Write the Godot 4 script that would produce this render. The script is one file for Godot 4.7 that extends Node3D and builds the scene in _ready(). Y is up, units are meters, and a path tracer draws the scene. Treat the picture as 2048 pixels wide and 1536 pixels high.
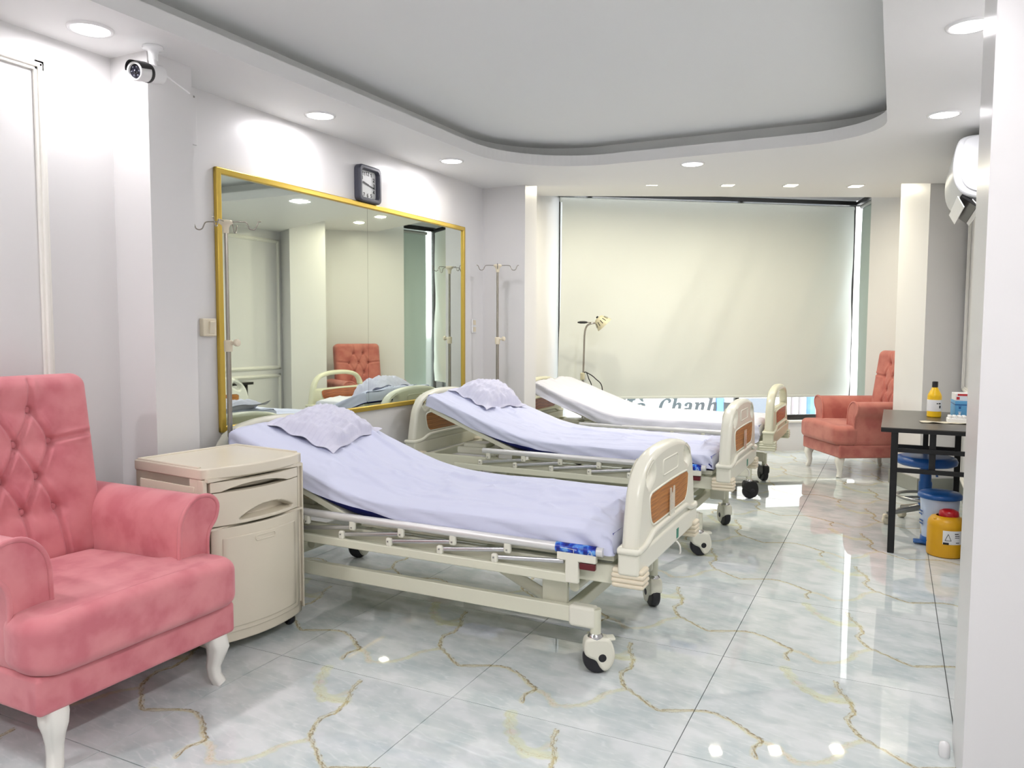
extends Node3D
# A small clinic room: three hospital beds along a mirror wall, pink armchairs, a slanted window bay with a roller blind.
# World axes: x across the room (mirror wall at -1.75), y up, -z towards the window. The floor tiles are 0.8 m.

const BX := -0.52          # bed node stands here; bed shapes are given in room x
const WALL_X := -1.75
const RIGHT_X := 1.9
const CEIL := 2.5

var mats := {}
var used := {}
var rng := RandomNumberGenerator.new()


# ------------------------------------------------------------------ mesh builder
class MB:
	var v := PackedVector3Array()
	var n := PackedVector3Array()
	var t := PackedVector2Array()
	var ix := PackedInt32Array()
	var xf := Transform3D.IDENTITY

	var tuft_at: Array = []
	var tuft_lines: Array = []

	func tuft(p: Vector3, d: Vector3) -> Vector3:
		# p in backrest axes: x = thickness (front +), y = up from the middle, z = across
		if d.x < 0.3:
			return p
		var q := Vector2(p.z, p.y)
		var h := 0.0
		for b in tuft_at:
			var r: float = q.distance_to(b)
			h -= 0.03 * exp(-pow(r / 0.022, 2.0)) + 0.012 * exp(-pow(r / 0.06, 2.0))
		for l in tuft_lines:
			var c := Geometry2D.get_closest_point_to_segment(q, l[0], l[1])
			var r := q.distance_to(c)
			h -= 0.012 * exp(-pow(r / 0.009, 2.0)) - 0.004 * exp(-pow((r - 0.016) / 0.009, 2.0))
		return p + Vector3(h * smoothstep(0.3, 0.9, d.x), 0, 0)

	func vert(p: Vector3, nn: Vector3, uv := Vector2.ZERO) -> int:
		v.append(xf * p)
		n.append((xf.basis * nn).normalized())
		t.append(uv)
		return v.size() - 1

	func face(a: int, b: int, c: int) -> void:   # counter-clockwise from outside; Godot wants clockwise
		ix.append(a)
		ix.append(c)
		ix.append(b)

	func quad(a: Vector3, b: Vector3, c: Vector3, d: Vector3) -> void:
		var nn := (b - a).cross(c - a).normalized()
		var k := vert(a, nn, Vector2(0, 1))
		vert(b, nn, Vector2(1, 1))
		vert(c, nn, Vector2(1, 0))
		vert(d, nn, Vector2(0, 0))
		face(k, k + 1, k + 2)
		face(k, k + 2, k + 3)

	func box(c: Vector3, s: Vector3) -> void:
		var h := s * 0.5
		var p := []
		for i in 8:
			p.append(c + Vector3(h.x if i & 1 else -h.x, h.y if i & 2 else -h.y, h.z if i & 4 else -h.z))
		quad(p[4], p[5], p[7], p[6])
		quad(p[1], p[0], p[2], p[3])
		quad(p[5], p[1], p[3], p[7])
		quad(p[0], p[4], p[6], p[2])
		quad(p[6], p[7], p[3], p[2])
		quad(p[0], p[1], p[5], p[4])

	func span(a: Vector3, b: Vector3) -> void:   # box between two corners
		box((a + b) * 0.5, (b - a).abs())

	# smooth grid of rows; normals from the grid itself
	func grid(rows: Array, cu := false, cv := false, flip := false, uvs := Vector2.ONE) -> void:
		var nr := rows.size()
		var nc: int = rows[0].size()
		var acc := []
		for i in nr:
			var a := PackedVector3Array()
			a.resize(nc)
			acc.append(a)
		var re := nr if cv else nr - 1
		var ce := nc if cu else nc - 1
		for i in re:
			var i2 := (i + 1) % nr
			for j in ce:
				var j2 := (j + 1) % nc
				var p: Vector3 = rows[i][j]
				var q: Vector3 = rows[i][j2]
				var r: Vector3 = rows[i2][j2]
				var s: Vector3 = rows[i2][j]
				var nn := (r - p).cross(s - q)
				if flip:
					nn = -nn
				acc[i][j] += nn
				acc[i][j2] += nn
				acc[i2][j2] += nn
				acc[i2][j] += nn
		var base := v.size()
		for i in nr:
			for j in nc:
				var nn: Vector3 = acc[i][j]
				vert(rows[i][j], nn.normalized() if nn.length() > 1e-12 else Vector3.UP, Vector2(float(j) / maxf(nc - 1, 1), float(i) / maxf(nr - 1, 1)) * uvs)
		for i in re:
			var i2 := (i + 1) % nr
			for j in ce:
				var j2 := (j + 1) % nc
				var a := base + i * nc + j
				var b := base + i * nc + j2
				var c := base + i2 * nc + j2
				var d := base + i2 * nc + j
				if flip:
					face(a, c, b)
					face(a, d, c)
				else:
					face(a, b, c)
					face(a, c, d)

	func coords(h: float, r: float, seg: int, div: int) -> PackedFloat32Array:
		var o := PackedFloat32Array()
		for k in seg:
			o.append(-(h - r) - r * tan(PI / 4 * (1.0 - float(k) / seg)))
		for k in div + 1:
			o.append(lerpf(-(h - r), h - r, float(k) / div))
		for k in seg:
			o.append((h - r) + r * tan(PI / 4 * float(k + 1) / seg))
		return o

	# box with rounded edges; tufted pulls the front in at the buttons
	func rbox(c: Vector3, s: Vector3, r: float, seg := 1, div := Vector3i.ONE, tufted := false) -> void:
		var h := s * 0.5
		r = minf(r, minf(h.x, minf(h.y, h.z)) * 0.999)
		var core := h - Vector3(r, r, r)
		for axis in 3:
			var a := (axis + 1) % 3
			var b := (axis + 2) % 3
			var la := coords(h[a], r, seg, div[a])
			var lb := coords(h[b], r, seg, div[b])
			for sgn in [1.0, -1.0]:
				var rows := []
				var nrm := []
				for y in lb:
					var row := []
					var nr := []
					for x in la:
						var q := Vector3.ZERO
						q[axis] = h[axis] * sgn
						q[a] = x
						q[b] = y
						var inner := q.clamp(-core, core)
						var d := (q - inner).normalized()
						var p := inner + d * r
						if tufted:
							p = tuft(p, d)
						row.append(c + p)
						nr.append(d)
					rows.append(row)
					nrm.append(nr)
				if tufted:
					grid(rows, false, false, sgn < 0)
					continue
				var base := v.size()
				var nc := la.size()
				for i in rows.size():
					for j in nc:
						vert(rows[i][j], nrm[i][j], Vector2(float(j) / (nc - 1), float(i) / (rows.size() - 1)))
				for i in rows.size() - 1:
					for j in nc - 1:
						var k := base + i * nc + j
						if sgn > 0:
							face(k, k + 1, k + nc + 1)
							face(k, k + nc + 1, k + nc)
						else:
							face(k, k + nc + 1, k + 1)
							face(k, k + nc, k + nc + 1)

	func rspan(a: Vector3, b: Vector3, r: float, seg := 1) -> void:
		rbox((a + b) * 0.5, (b - a).abs(), r, seg)

	# tube along points; rad is a number or one per point
	func tube(pts: Array, rad, sides := 10, caps := true, closed := false, squash := Vector2.ONE, boxy := 0.0) -> void:
		var m := pts.size()
		var rows := []
		var tan0: Vector3 = (pts[1] - pts[0]).normalized()
		var up := Vector3.UP if absf(tan0.y) < 0.9 else Vector3.RIGHT
		var nx := up.cross(tan0).normalized()
		for i in m:
			var a: Vector3 = pts[(i - 1 + m) % m] if closed else pts[maxi(i - 1, 0)]
			var b: Vector3 = pts[(i + 1) % m] if closed else pts[mini(i + 1, m - 1)]
			var tg := (b - a).normalized()
			nx = (nx - tg * nx.dot(tg)).normalized()
			var ny := tg.cross(nx)
			var r: float = rad[i] if rad is Array else rad
			var row := []
			for j in sides:
				var an := TAU * j / sides
				if boxy > 0.0:
					r = (rad[i] if rad is Array else rad) / pow(maxf(absf(cos(an)), absf(sin(an))), boxy)
				row.append(pts[i] + nx * cos(an) * r * squash.x + ny * sin(an) * r * squash.y)
			rows.append(row)
		grid(rows, true, closed, false)
		if caps and not closed:
			for e in [0, m - 1]:
				var row: Array = rows[e]
				var nn: Vector3 = (pts[0] - pts[1]).normalized() if e == 0 else (pts[m - 1] - pts[m - 2]).normalized()
				var k := vert(pts[e], nn)
				for p in row:
					vert(p, nn)
				for j in sides:
					var j2 := (j + 1) % sides
					if e == 0:
						face(k, k + 1 + j2, k + 1 + j)
					else:
						face(k, k + 1 + j, k + 1 + j2)

	# profile of (radius, height) from bottom to top turned about y; a doubled point makes a sharp edge
	func lathe(prof: Array, sides := 24, at := Vector3.ZERO) -> void:
		var part := []
		for i in prof.size():
			if part.size() and i > 0 and prof[i].is_equal_approx(prof[i - 1]):
				_turn(part, sides, at)
				part = []
			part.append(prof[i])
		_turn(part, sides, at)

	func _turn(prof: Array, sides: int, at: Vector3) -> void:
		if prof.size() < 2:
			return
		var rows := []
		for p in prof:
			var row := []
			for j in sides:
				var an := TAU * j / sides
				row.append(at + Vector3(p.x * cos(an), p.y, -p.x * sin(an)))
			rows.append(row)
		grid(rows, true, false, false)

	func inset(loop: PackedVector2Array, d: float) -> PackedVector2Array:
		var o := PackedVector2Array()
		var m := loop.size()
		for i in m:
			var e1 := (loop[i] - loop[(i - 1 + m) % m]).normalized()
			var e2 := (loop[(i + 1) % m] - loop[i]).normalized()
			var n1 := Vector2(-e1.y, e1.x)
			var n2 := Vector2(-e2.y, e2.x)
			var w := n1 + n2
			w = w / maxf(w.length_squared() * 0.5, 0.35)
			o.append(loop[i] + w * d)
		return o

	# outline (counter-clockwise) with holes, thickened along local z, edges rounded by bev
	func plate(outer: PackedVector2Array, holes: Array, depth: float, bev := 0.0, rings := 1) -> void:
		if Geometry2D.is_polygon_clockwise(outer):
			outer.reverse()
		var steps := []
		var hz := depth * 0.5
		if bev <= 0.0:
			steps = [Vector2(0, -hz), Vector2(0, hz)]
		else:
			for k in rings + 1:
				var an := PI / 2 * k / rings
				steps.append(Vector2(bev * (1.0 - sin(an)), -hz + bev * (1.0 - cos(an))))
			for k in rings + 1:
				var an := PI / 2 * k / rings
				steps.append(Vector2(bev * (1.0 - cos(an)), hz - bev * (1.0 - sin(an))))
		var loops := [outer]
		for h in holes:
			if not Geometry2D.is_polygon_clockwise(h):
				h.reverse()
			loops.append(h)
		for lp in loops:
			if bev <= 0.0:
				for i in lp.size():
					var p: Vector2 = lp[i]
					var q: Vector2 = lp[(i + 1) % lp.size()]
					quad(Vector3(p.x, p.y, -hz), Vector3(q.x, q.y, -hz), Vector3(q.x, q.y, hz), Vector3(p.x, p.y, hz))
				continue
			var rows := []
			for s in steps:
				var l2: PackedVector2Array = inset(lp, s.x)
				var row := []
				for p in l2:
					row.append(Vector3(p.x, p.y, s.y))
				rows.append(row)
			grid(rows, true, false, false)
		var polys := [inset(outer, bev) if bev > 0 else outer]
		if Geometry2D.triangulate_polygon(polys[0]).is_empty():
			polys = Array(Geometry2D.offset_polygon(outer, -bev * 0.95))
		for h in holes:
			var hh: PackedVector2Array = inset(h, bev) if bev > 0 else h.duplicate()
			hh.reverse()
			var cx := 0.0
			for p in hh:
				cx += p.x / hh.size()
			var next := []
			for poly in polys:
				for side in [PackedVector2Array([Vector2(-9, -9), Vector2(cx, -9), Vector2(cx, 9), Vector2(-9, 9)]), PackedVector2Array([Vector2(cx, -9), Vector2(9, -9), Vector2(9, 9), Vector2(cx, 9)])]:
					for bit in Geometry2D.intersect_polygons(poly, side):
						for rest in Geometry2D.clip_polygons(bit, hh):
							if not Geometry2D.is_polygon_clockwise(rest):
								next.append(rest)
			polys = next
		for poly in polys:
			var tris := Geometry2D.triangulate_polygon(poly)
			for sgn in [1.0, -1.0]:
				var k := v.size()
				for p in poly:
					vert(Vector3(p.x, p.y, hz * sgn), Vector3(0, 0, sgn), Vector2(p.x, p.y))
				for q in tris.size() / 3:
					var a: int = k + tris[q * 3]
					var b: int = k + tris[q * 3 + 1]
					var c: int = k + tris[q * 3 + 2]
					var pa: Vector2 = poly[tris[q * 3]]
					var pb: Vector2 = poly[tris[q * 3 + 1]]
					var pc: Vector2 = poly[tris[q * 3 + 2]]
					var ccw: bool = (pb - pa).cross(pc - pa) > 0
					if ccw == (sgn > 0):
						face(a, b, c)
					else:
						face(a, c, b)

	func mesh() -> ArrayMesh:
		var a := []
		a.resize(Mesh.ARRAY_MAX)
		a[Mesh.ARRAY_VERTEX] = v
		a[Mesh.ARRAY_NORMAL] = n
		a[Mesh.ARRAY_TEX_UV] = t
		a[Mesh.ARRAY_INDEX] = ix
		var m := ArrayMesh.new()
		m.add_surface_from_arrays(Mesh.PRIMITIVE_TRIANGLES, a)
		return m


# ------------------------------------------------------------------ small helpers
func numbered(called: String) -> String:
	var k: int = used.get(called, 0)
	used[called] = k + 1
	return called if k == 0 else "%s_%03d" % [called, k]


func put(mb: MB, called: String, m: Material, parent: Node) -> MeshInstance3D:
	var o := MeshInstance3D.new()
	var k := 0
	var nm := called
	while parent != self and parent.has_node(NodePath(nm)):
		k += 1
		nm = "%s_%03d" % [called, k]
	o.name = nm if parent != self else numbered(called)
	o.mesh = mb.mesh()
	o.material_override = m
	parent.add_child(o, true)
	return o


func piece(mesh: Mesh, called: String, m: Material, parent: Node, at: Vector3) -> MeshInstance3D:
	var o := MeshInstance3D.new()
	var k := 0
	var nm := called
	while parent.has_node(NodePath(nm)):
		k += 1
		nm = "%s_%03d" % [called, k]
	o.name = nm
	o.mesh = mesh
	o.material_override = m
	parent.add_child(o, true)
	o.position = at
	return o


func tag(o: Node, label: String, category: String, group := "") -> Node:
	o.set_meta("label", label)
	o.set_meta("category", category)
	if group:
		o.set_meta("group", group)
	return o


func thing(called: String, label: String, category: String, at := Vector3.ZERO, turn := 0.0, group := "") -> Node3D:
	var o := Node3D.new()
	o.name = numbered(called)
	add_child(o)
	o.position = at
	o.rotation.y = turn
	tag(o, label, category, group)
	return o


func sub(called: String, parent: Node, at := Vector3.ZERO) -> Node3D:
	var o := Node3D.new()
	var k := 0
	var nm := called
	while parent.has_node(NodePath(nm)):
		k += 1
		nm = "%s_%03d" % [called, k]
	o.name = nm
	parent.add_child(o, true)
	o.position = at
	return o


func structure(mb: MB, called: String, m: Material, label := "", category := "") -> MeshInstance3D:
	var o := put(mb, called, m, self)
	o.set_meta("kind", "structure")
	if label:
		o.set_meta("label", label)
		o.set_meta("category", category)
	return o


func mat(called: String, c: Color, rough := 0.6, metal := 0.0, spec := 0.5) -> StandardMaterial3D:
	if mats.has(called):
		return mats[called]
	var m := StandardMaterial3D.new()
	m.resource_name = called
	m.albedo_color = c
	m.roughness = rough
	m.metallic = metal
	m.metallic_specular = spec
	mats[called] = m
	return m


func rgb(r: int, g: int, b: int) -> Color:
	return Color8(r, g, b)


func noise_tex(sz: int, freq: float, stops: Array, seed_ := 1, oct := 4, type := FastNoiseLite.TYPE_SIMPLEX_SMOOTH) -> ImageTexture:
	var f := FastNoiseLite.new()
	f.seed = seed_
	f.noise_type = type
	f.frequency = freq
	f.fractal_octaves = oct
	var im := f.get_seamless_image(sz, sz)
	var g := Gradient.new()
	g.offsets = PackedFloat32Array()
	g.colors = PackedColorArray()
	var off := PackedFloat32Array()
	var col := PackedColorArray()
	for s in stops:
		off.append(s[0])
		col.append(s[1])
	g.offsets = off
	g.colors = col
	var o := Image.create(sz, sz, false, Image.FORMAT_RGB8)
	for y in sz:
		for x in sz:
			o.set_pixel(x, y, g.sample(im.get_pixel(x, y).r))
	return ImageTexture.create_from_image(o)


func triplanar(m: StandardMaterial3D, scale: Vector3, world := false) -> StandardMaterial3D:
	m.uv1_triplanar = true
	m.uv1_world_triplanar = world
	m.uv1_scale = scale
	return m


func smooth_path(pts: Array, per := 6, closed := false) -> Array:
	var o := []
	var m := pts.size()
	var segs := m if closed else m - 1
	for i in segs:
		var p0 = pts[(i - 1 + m) % m] if closed else pts[maxi(i - 1, 0)]
		var p1 = pts[i]
		var p2 = pts[(i + 1) % m]
		var p3 = pts[(i + 2) % m] if closed else pts[mini(i + 2, m - 1)]
		for k in per:
			o.append(p1.cubic_interpolate(p2, p0, p3, float(k) / per))
	if not closed:
		o.append(pts[m - 1])
	return o


func rounded_rect(w: float, h: float, r: float, seg := 5, c := Vector2.ZERO) -> PackedVector2Array:
	var o := PackedVector2Array()
	for q in [[1, 1, 0.0], [-1, 1, 90.0], [-1, -1, 180.0], [1, -1, 270.0]]:
		var cc := c + Vector2(q[0] * (w * 0.5 - r), q[1] * (h * 0.5 - r))
		for k in seg + 1:
			var an := deg_to_rad(q[2] + 90.0 * k / seg)
			o.append(cc + Vector2(cos(an), sin(an)) * r)
	return o


func text_part(words: String, called: String, parent: Node, m: Material, height: float, xf: Transform3D, serif := false, bold := false, depth := 0.001) -> MeshInstance3D:
	var f := SystemFont.new()
	f.font_names = PackedStringArray(["Droid Serif" if serif else "Droid Sans"])
	f.font_weight = 700 if bold else 400
	var tm := TextMesh.new()
	tm.text = words
	tm.font = f
	tm.font_size = 64
	tm.pixel_size = height / 46.0
	tm.depth = depth
	tm.curve_step = 2.0
	var o := MeshInstance3D.new()
	o.name = called
	o.mesh = tm
	o.material_override = m
	parent.add_child(o, true)
	o.transform = xf
	return o


# ------------------------------------------------------------------ scene
func _ready() -> void:
	rng.seed = 7
	camera_and_light()
	materials()
	room()
	window_bay()
	outside()
	ceiling_lights()
	mirror_wall()
	beds()
	near_furniture()
	far_corner()
	table_corner()


func camera_and_light() -> void:
	var cam := Camera3D.new()
	cam.name = "camera"
	add_child(cam)
	cam.transform = Transform3D(Basis(Vector3(0.89627867, 0.00399058, -0.44347336), Vector3(-0.03396719, 0.99763996, -0.05967191), Vector3(0.44218862, 0.06854621, 0.89429897)).orthonormalized(), Vector3(1.38056, 1.31352, 2.31816))
	cam.fov = 52.858
	cam.near = 0.05
	cam.far = 200.0
	cam.current = true
	var we := WorldEnvironment.new()
	we.name = "daylight"
	var e := Environment.new()
	e.background_mode = Environment.BG_SKY
	var sm := ProceduralSkyMaterial.new()          # bright overcast
	sm.sky_top_color = rgb(226, 232, 240)
	sm.sky_horizon_color = rgb(240, 242, 244)
	sm.ground_bottom_color = rgb(120, 120, 118)
	sm.ground_horizon_color = rgb(205, 206, 206)
	sm.sky_energy_multiplier = 2.2
	sm.ground_energy_multiplier = 1.0
	var sky := Sky.new()
	sky.sky_material = sm
	e.sky = sky
	e.tonemap_mode = Environment.TONE_MAPPER_LINEAR
	e.tonemap_exposure = 1.3
	e.sdfgi_enabled = true
	e.ssao_enabled = true
	e.ssil_enabled = true
	we.environment = e
	add_child(we)


func materials() -> void:
	var wall := mat("white wall paint", rgb(223, 222, 221), 0.3, 0.0, 0.45)
	wall.heightmap_enabled = false
	mat("ceiling paint", rgb(232, 234, 232), 0.75, 0.0, 0.3)
	mat("soffit paint", rgb(232, 232, 231), 0.5, 0.0, 0.35)
	mat("ivory plastic", rgb(228, 227, 211), 0.22, 0.0, 0.5)
	mat("ivory paint", rgb(220, 220, 199), 0.32, 0.0, 0.5)
	mat("aged ivory plastic", rgb(216, 214, 188), 0.25, 0.0, 0.5)
	mat("aluminium", rgb(205, 206, 208), 0.3, 0.85)
	mat("brushed rail", rgb(222, 222, 220), 0.35, 0.35)
	mat("chrome", rgb(200, 200, 200), 0.12, 1.0)
	mat("stainless", rgb(165, 160, 150), 0.25, 1.0)
	mat("black rubber", rgb(24, 24, 30), 0.45)
	mat("black plastic", rgb(22, 22, 24), 0.4)
	mat("black steel", rgb(20, 20, 22), 0.4, 0.2)
	mat("dark grey plastic", rgb(66, 68, 80), 0.4)
	mat("grout", rgb(96, 99, 98), 0.9)
	mat("gold", rgb(208, 178, 84), 0.28, 0.75)
	mat("white paint gloss", rgb(238, 236, 228), 0.3)
	mat("white plastic", rgb(236, 236, 236), 0.25)
	mat("cream plastic", rgb(226, 216, 192), 0.35)
	mat("mattress blue", rgb(26, 40, 140), 0.5)
	mat("maroon plastic", rgb(96, 18, 26), 0.4)
	mat("baseboard stone", rgb(150, 152, 144), 0.2)
	mat("clock face", rgb(226, 228, 226), 0.4)
	mat("print black", rgb(24, 24, 26), 0.5)
	mat("print white", rgb(238, 238, 238), 0.5)
	mat("print red", rgb(200, 40, 44), 0.5)
	mat("print yellow", rgb(240, 200, 30), 0.5)
	mat("sticker green", rgb(30, 128, 104), 0.4)
	mat("blue vinyl", rgb(30, 86, 158), 0.3)
	mat("blue plastic", rgb(32, 92, 164), 0.3)
	mat("pale blue plastic", rgb(198, 212, 236), 0.3)
	mat("yellow plastic", rgb(226, 168, 22), 0.35)
	mat("red plastic", rgb(186, 24, 34), 0.3)
	mat("box blue", rgb(96, 168, 216), 0.5)
	mat("box navy", rgb(20, 80, 150), 0.5)
	mat("paper", rgb(222, 214, 190), 0.8)
	mat("foam white", rgb(240, 240, 236), 0.7)
	mat("table laminate", rgb(70, 66, 58), 0.28)
	mat("grey metal", rgb(168, 168, 164), 0.3, 0.8)
	mat("dark frame", rgb(40, 36, 32), 0.4)
	mat("cable", rgb(18, 18, 20), 0.5)
	mat("lamp enamel", rgb(206, 200, 168), 0.35)
	var pane := mat("mirror silver", rgb(232, 240, 230), 0.015, 1.0)
	pane.metallic_specular = 0.5
	var gl := mat("window glass", Color(0.9, 0.96, 0.95, 0.08), 0.02)
	gl.transparency = BaseMaterial3D.TRANSPARENCY_ALPHA
	var ac := mat("clear acrylic", Color(0.97, 0.95, 0.88, 0.35), 0.05)
	ac.transparency = BaseMaterial3D.TRANSPARENCY_ALPHA
	# cloth
	var sheet := mat("bed sheet", rgb(208, 212, 233), 0.85, 0.0, 0.2)
	sheet.rim_enabled = true
	sheet.rim = 0.15
	sheet.rim_tint = 0.5
	var sheet3 := mat("off white sheet", rgb(216, 217, 226), 0.85, 0.0, 0.2)
	sheet3.rim_enabled = true
	sheet3.rim = 0.1
	var pc := mat("pillow cotton", Color.WHITE, 0.9, 0.0, 0.2)
	var st := Image.create(64, 64, false, Image.FORMAT_RGB8)
	st.fill(rgb(214, 214, 230))
	for k in 8:
		st.fill_rect(Rect2i(k * 8, 0, 2, 64), rgb(210, 210, 227))
	pc.albedo_texture = ImageTexture.create_from_image(st)
	triplanar(pc, Vector3(5, 5, 5))
	for spec in [["pink velvet", rgb(214, 138, 143), rgb(196, 112, 121), 3], ["rose velvet", rgb(196, 126, 114), rgb(176, 102, 94), 5]]:
		var ve := mat(spec[0], Color.WHITE, 0.78, 0.0, 0.25)
		ve.albedo_texture = noise_tex(256, 0.012, [[0.2, spec[2]], [0.5, spec[1].lerp(spec[2], 0.35)], [0.8, spec[1]]], spec[3], 5)
		ve.rim_enabled = true
		ve.rim = 0.45
		ve.rim_tint = 0.55
		triplanar(ve, Vector3(1.6, 1.6, 1.6))
	# wood panel of the bed ends: streaks along the board
	var wd := mat("oak panel", Color.WHITE, 0.4)
	wd.albedo_texture = noise_tex(256, 0.012, [[0.25, rgb(150, 92, 34)], [0.5, rgb(174, 110, 44)], [0.75, rgb(190, 126, 56)]], 11, 5)
	triplanar(wd, Vector3(1.6, 34, 1.6))
	var wr := mat("red oak panel", Color.WHITE, 0.35)
	wr.albedo_texture = noise_tex(256, 0.012, [[0.25, rgb(128, 62, 26)], [0.5, rgb(166, 86, 38)], [0.75, rgb(184, 104, 50)]], 12, 5)
	triplanar(wr, Vector3(1.6, 34, 1.6))
	# roller blind cloth
	var bl := mat("blind cloth", rgb(222, 226, 220), 0.8, 0.0, 0.2)
	bl.backlight_enabled = true
	bl.backlight = Color(0.16, 0.17, 0.16)
	var bt := mat("grey green blind cloth", rgb(182, 196, 192), 0.8, 0.0, 0.2)
	bt.backlight_enabled = true
	bt.backlight = Color(0.1, 0.14, 0.13)
	# blue printed rail label
	var lb := mat("blue label print", Color.WHITE, 0.25)
	lb.albedo_texture = noise_tex(128, 0.02, [[0.3, rgb(8, 20, 110)], [0.5, rgb(20, 50, 170)], [0.68, rgb(40, 110, 220)], [0.8, rgb(120, 180, 240)]], 21, 4)
	triplanar(lb, Vector3(9, 9, 9))
	# marble tile: one print for every tile, its veins meet at the joints
	var mt := mat("marble tile", Color.WHITE, 0.025, 0.0, 0.55)
	mt.albedo_texture = marble()


func stamp(im: Image, p: Vector2, r: float, c: Color, a: float) -> void:
	var s := im.get_width()
	var k := int(ceil(r))
	for dy in range(-k, k + 1):
		for dx in range(-k, k + 1):
			var d := Vector2(dx, dy).length() / r
			if d < 1.0:
				var x := posmod(int(p.x) + dx, s)
				var y := posmod(int(p.y) + dy, s)
				im.set_pixel(x, y, im.get_pixel(x, y).lerp(c, a * (1.0 - d * d)))


func vein(im: Image, pts: Array, wide: float, c: Color, a: float, r2: RandomNumberGenerator, jitter := 4.0, strands := 1) -> void:
	var s := float(im.get_width())
	for st in strands:
		var path := smooth_path(pts.map(func(q): return Vector2(q[0] * s, (1.0 - q[1]) * s)), 44)
		var wob := Vector2.ZERO
		var off := Vector2(r2.randf_range(-1, 1), r2.randf_range(-1, 1)) * jitter * (1.0 if strands > 1 else 0.0) * 2.0
		for i in path.size():
			wob = wob * 0.86 + Vector2(r2.randf_range(-1, 1), r2.randf_range(-1, 1)) * jitter * 0.45
			var f := 0.55 + 0.45 * sin(i * 0.21 + st * 2.0)
			stamp(im, path[i] + wob + off, maxf(wide * f, 1.2), c, a * (0.6 + 0.4 * f))


func marble() -> ImageTexture:
	var s := 1024
	var r2 := RandomNumberGenerator.new()
	r2.seed = 41
	var f := FastNoiseLite.new()
	f.seed = 4
	f.noise_type = FastNoiseLite.TYPE_SIMPLEX_SMOOTH
	f.frequency = 0.0028
	f.fractal_octaves = 4
	var a := f.get_seamless_image(s, s)
	var g := FastNoiseLite.new()
	g.seed = 9
	g.frequency = 0.004
	g.fractal_type = FastNoiseLite.FRACTAL_RIDGED
	g.fractal_octaves = 5
	var b := g.get_seamless_image(s, s)
	var im := Image.create(s, s, false, Image.FORMAT_RGB8)
	var c0 := rgb(190, 201, 201)
	var c1 := rgb(202, 210, 209)
	var c2 := rgb(215, 220, 220)
	var c3 := rgb(227, 230, 230)
	for y in s:
		for x in s:
			var q := a.get_pixel(posmod(x + y, s), posmod(2 * y - x, s)).r       # streaks lie across the tile
			var w := b.get_pixel(posmod(x - y, s), posmod(3 * y, s)).r
			var k := a.get_pixel(posmod(x + 300, s), y).r
			var col := c0.lerp(c1, smoothstep(0.25, 0.5, q * 0.5 + k * 0.5)).lerp(c2, smoothstep(0.45, 0.75, q * 0.4 + k * 0.6))
			im.set_pixel(x, y, col.lerp(c3, smoothstep(0.6, 0.95, w) * 0.45))
	var brown := rgb(138, 122, 92)
	var gold := rgb(196, 182, 136)
	var pale := rgb(226, 221, 194)
	var main := [[-0.13, 0.31], [0.0, 0.37], [0.07, 0.385], [0.15, 0.355], [0.22, 0.305], [0.26, 0.27], [0.3, 0.24], [0.28, 0.17], [0.3, 0.1]]
	var second := [[0.53, 0.95], [0.55, 0.86], [0.595, 0.77], [0.62, 0.67], [0.6, 0.585], [0.63, 0.5], [0.66, 0.45], [0.74, 0.39], [0.8, 0.34], [0.87, 0.305], [1.0, 0.37]]
	var feather := [[0.29, 1.0], [0.34, 0.9], [0.4, 0.81], [0.49, 0.75], [0.6, 0.76]]
	var low := [[0.3, 0.24], [0.36, 0.22], [0.41, 0.17], [0.44, 0.145], [0.53, 0.19], [0.58, 0.27], [0.6, 0.35], [0.66, 0.43]]
	vein(im, feather, 30.0, pale, 0.05, r2, 7.0, 5)
	vein(im, low, 18.0, pale, 0.07, r2, 6.0, 4)
	vein(im, [[0.55, 0.84], [0.5, 0.72], [0.44, 0.78]], 22.0, pale, 0.06, r2, 5.0, 3)
	vein(im, main, 14.0, pale, 0.08, r2, 5.0, 3)
	vein(im, second, 14.0, pale, 0.08, r2, 5.0, 3)
	vein(im, feather, 4.0, gold, 0.13, r2, 9.0, 8)
	vein(im, low, 3.4, gold, 0.13, r2, 7.0, 5)
	vein(im, main, 6.0, gold, 0.14, r2, 5.0, 3)
	vein(im, second, 6.0, gold, 0.14, r2, 5.0, 3)
	vein(im, main, 4.2, brown, 0.22, r2, 5.0, 5)
	vein(im, second, 4.2, brown, 0.22, r2, 5.0, 5)
	vein(im, [[0.6, 0.76], [0.61, 0.7], [0.625, 0.64]], 6.0, gold, 0.2, r2, 4.0, 3)
	for k in 9:
		var p := Vector2(r2.randf(), r2.randf())
		var d := Vector2.from_angle(r2.randf_range(-0.5, 0.9)) * 0.3
		vein(im, [[p.x, p.y], [p.x + d.x * 0.5 + 0.03, p.y + d.y * 0.5], [p.x + d.x, p.y + d.y]], 2.2, rgb(238, 239, 238), 0.3, r2, 4.0, 1)
	im.generate_mipmaps()
	return ImageTexture.create_from_image(im)


# ------------------------------------------------------------------ room shell
func wall_piece(called: String, a: Vector3, b: Vector3, m := "white wall paint") -> MeshInstance3D:
	var mb := MB.new()
	mb.span(a, b)
	return structure(mb, called, mats[m])


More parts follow.
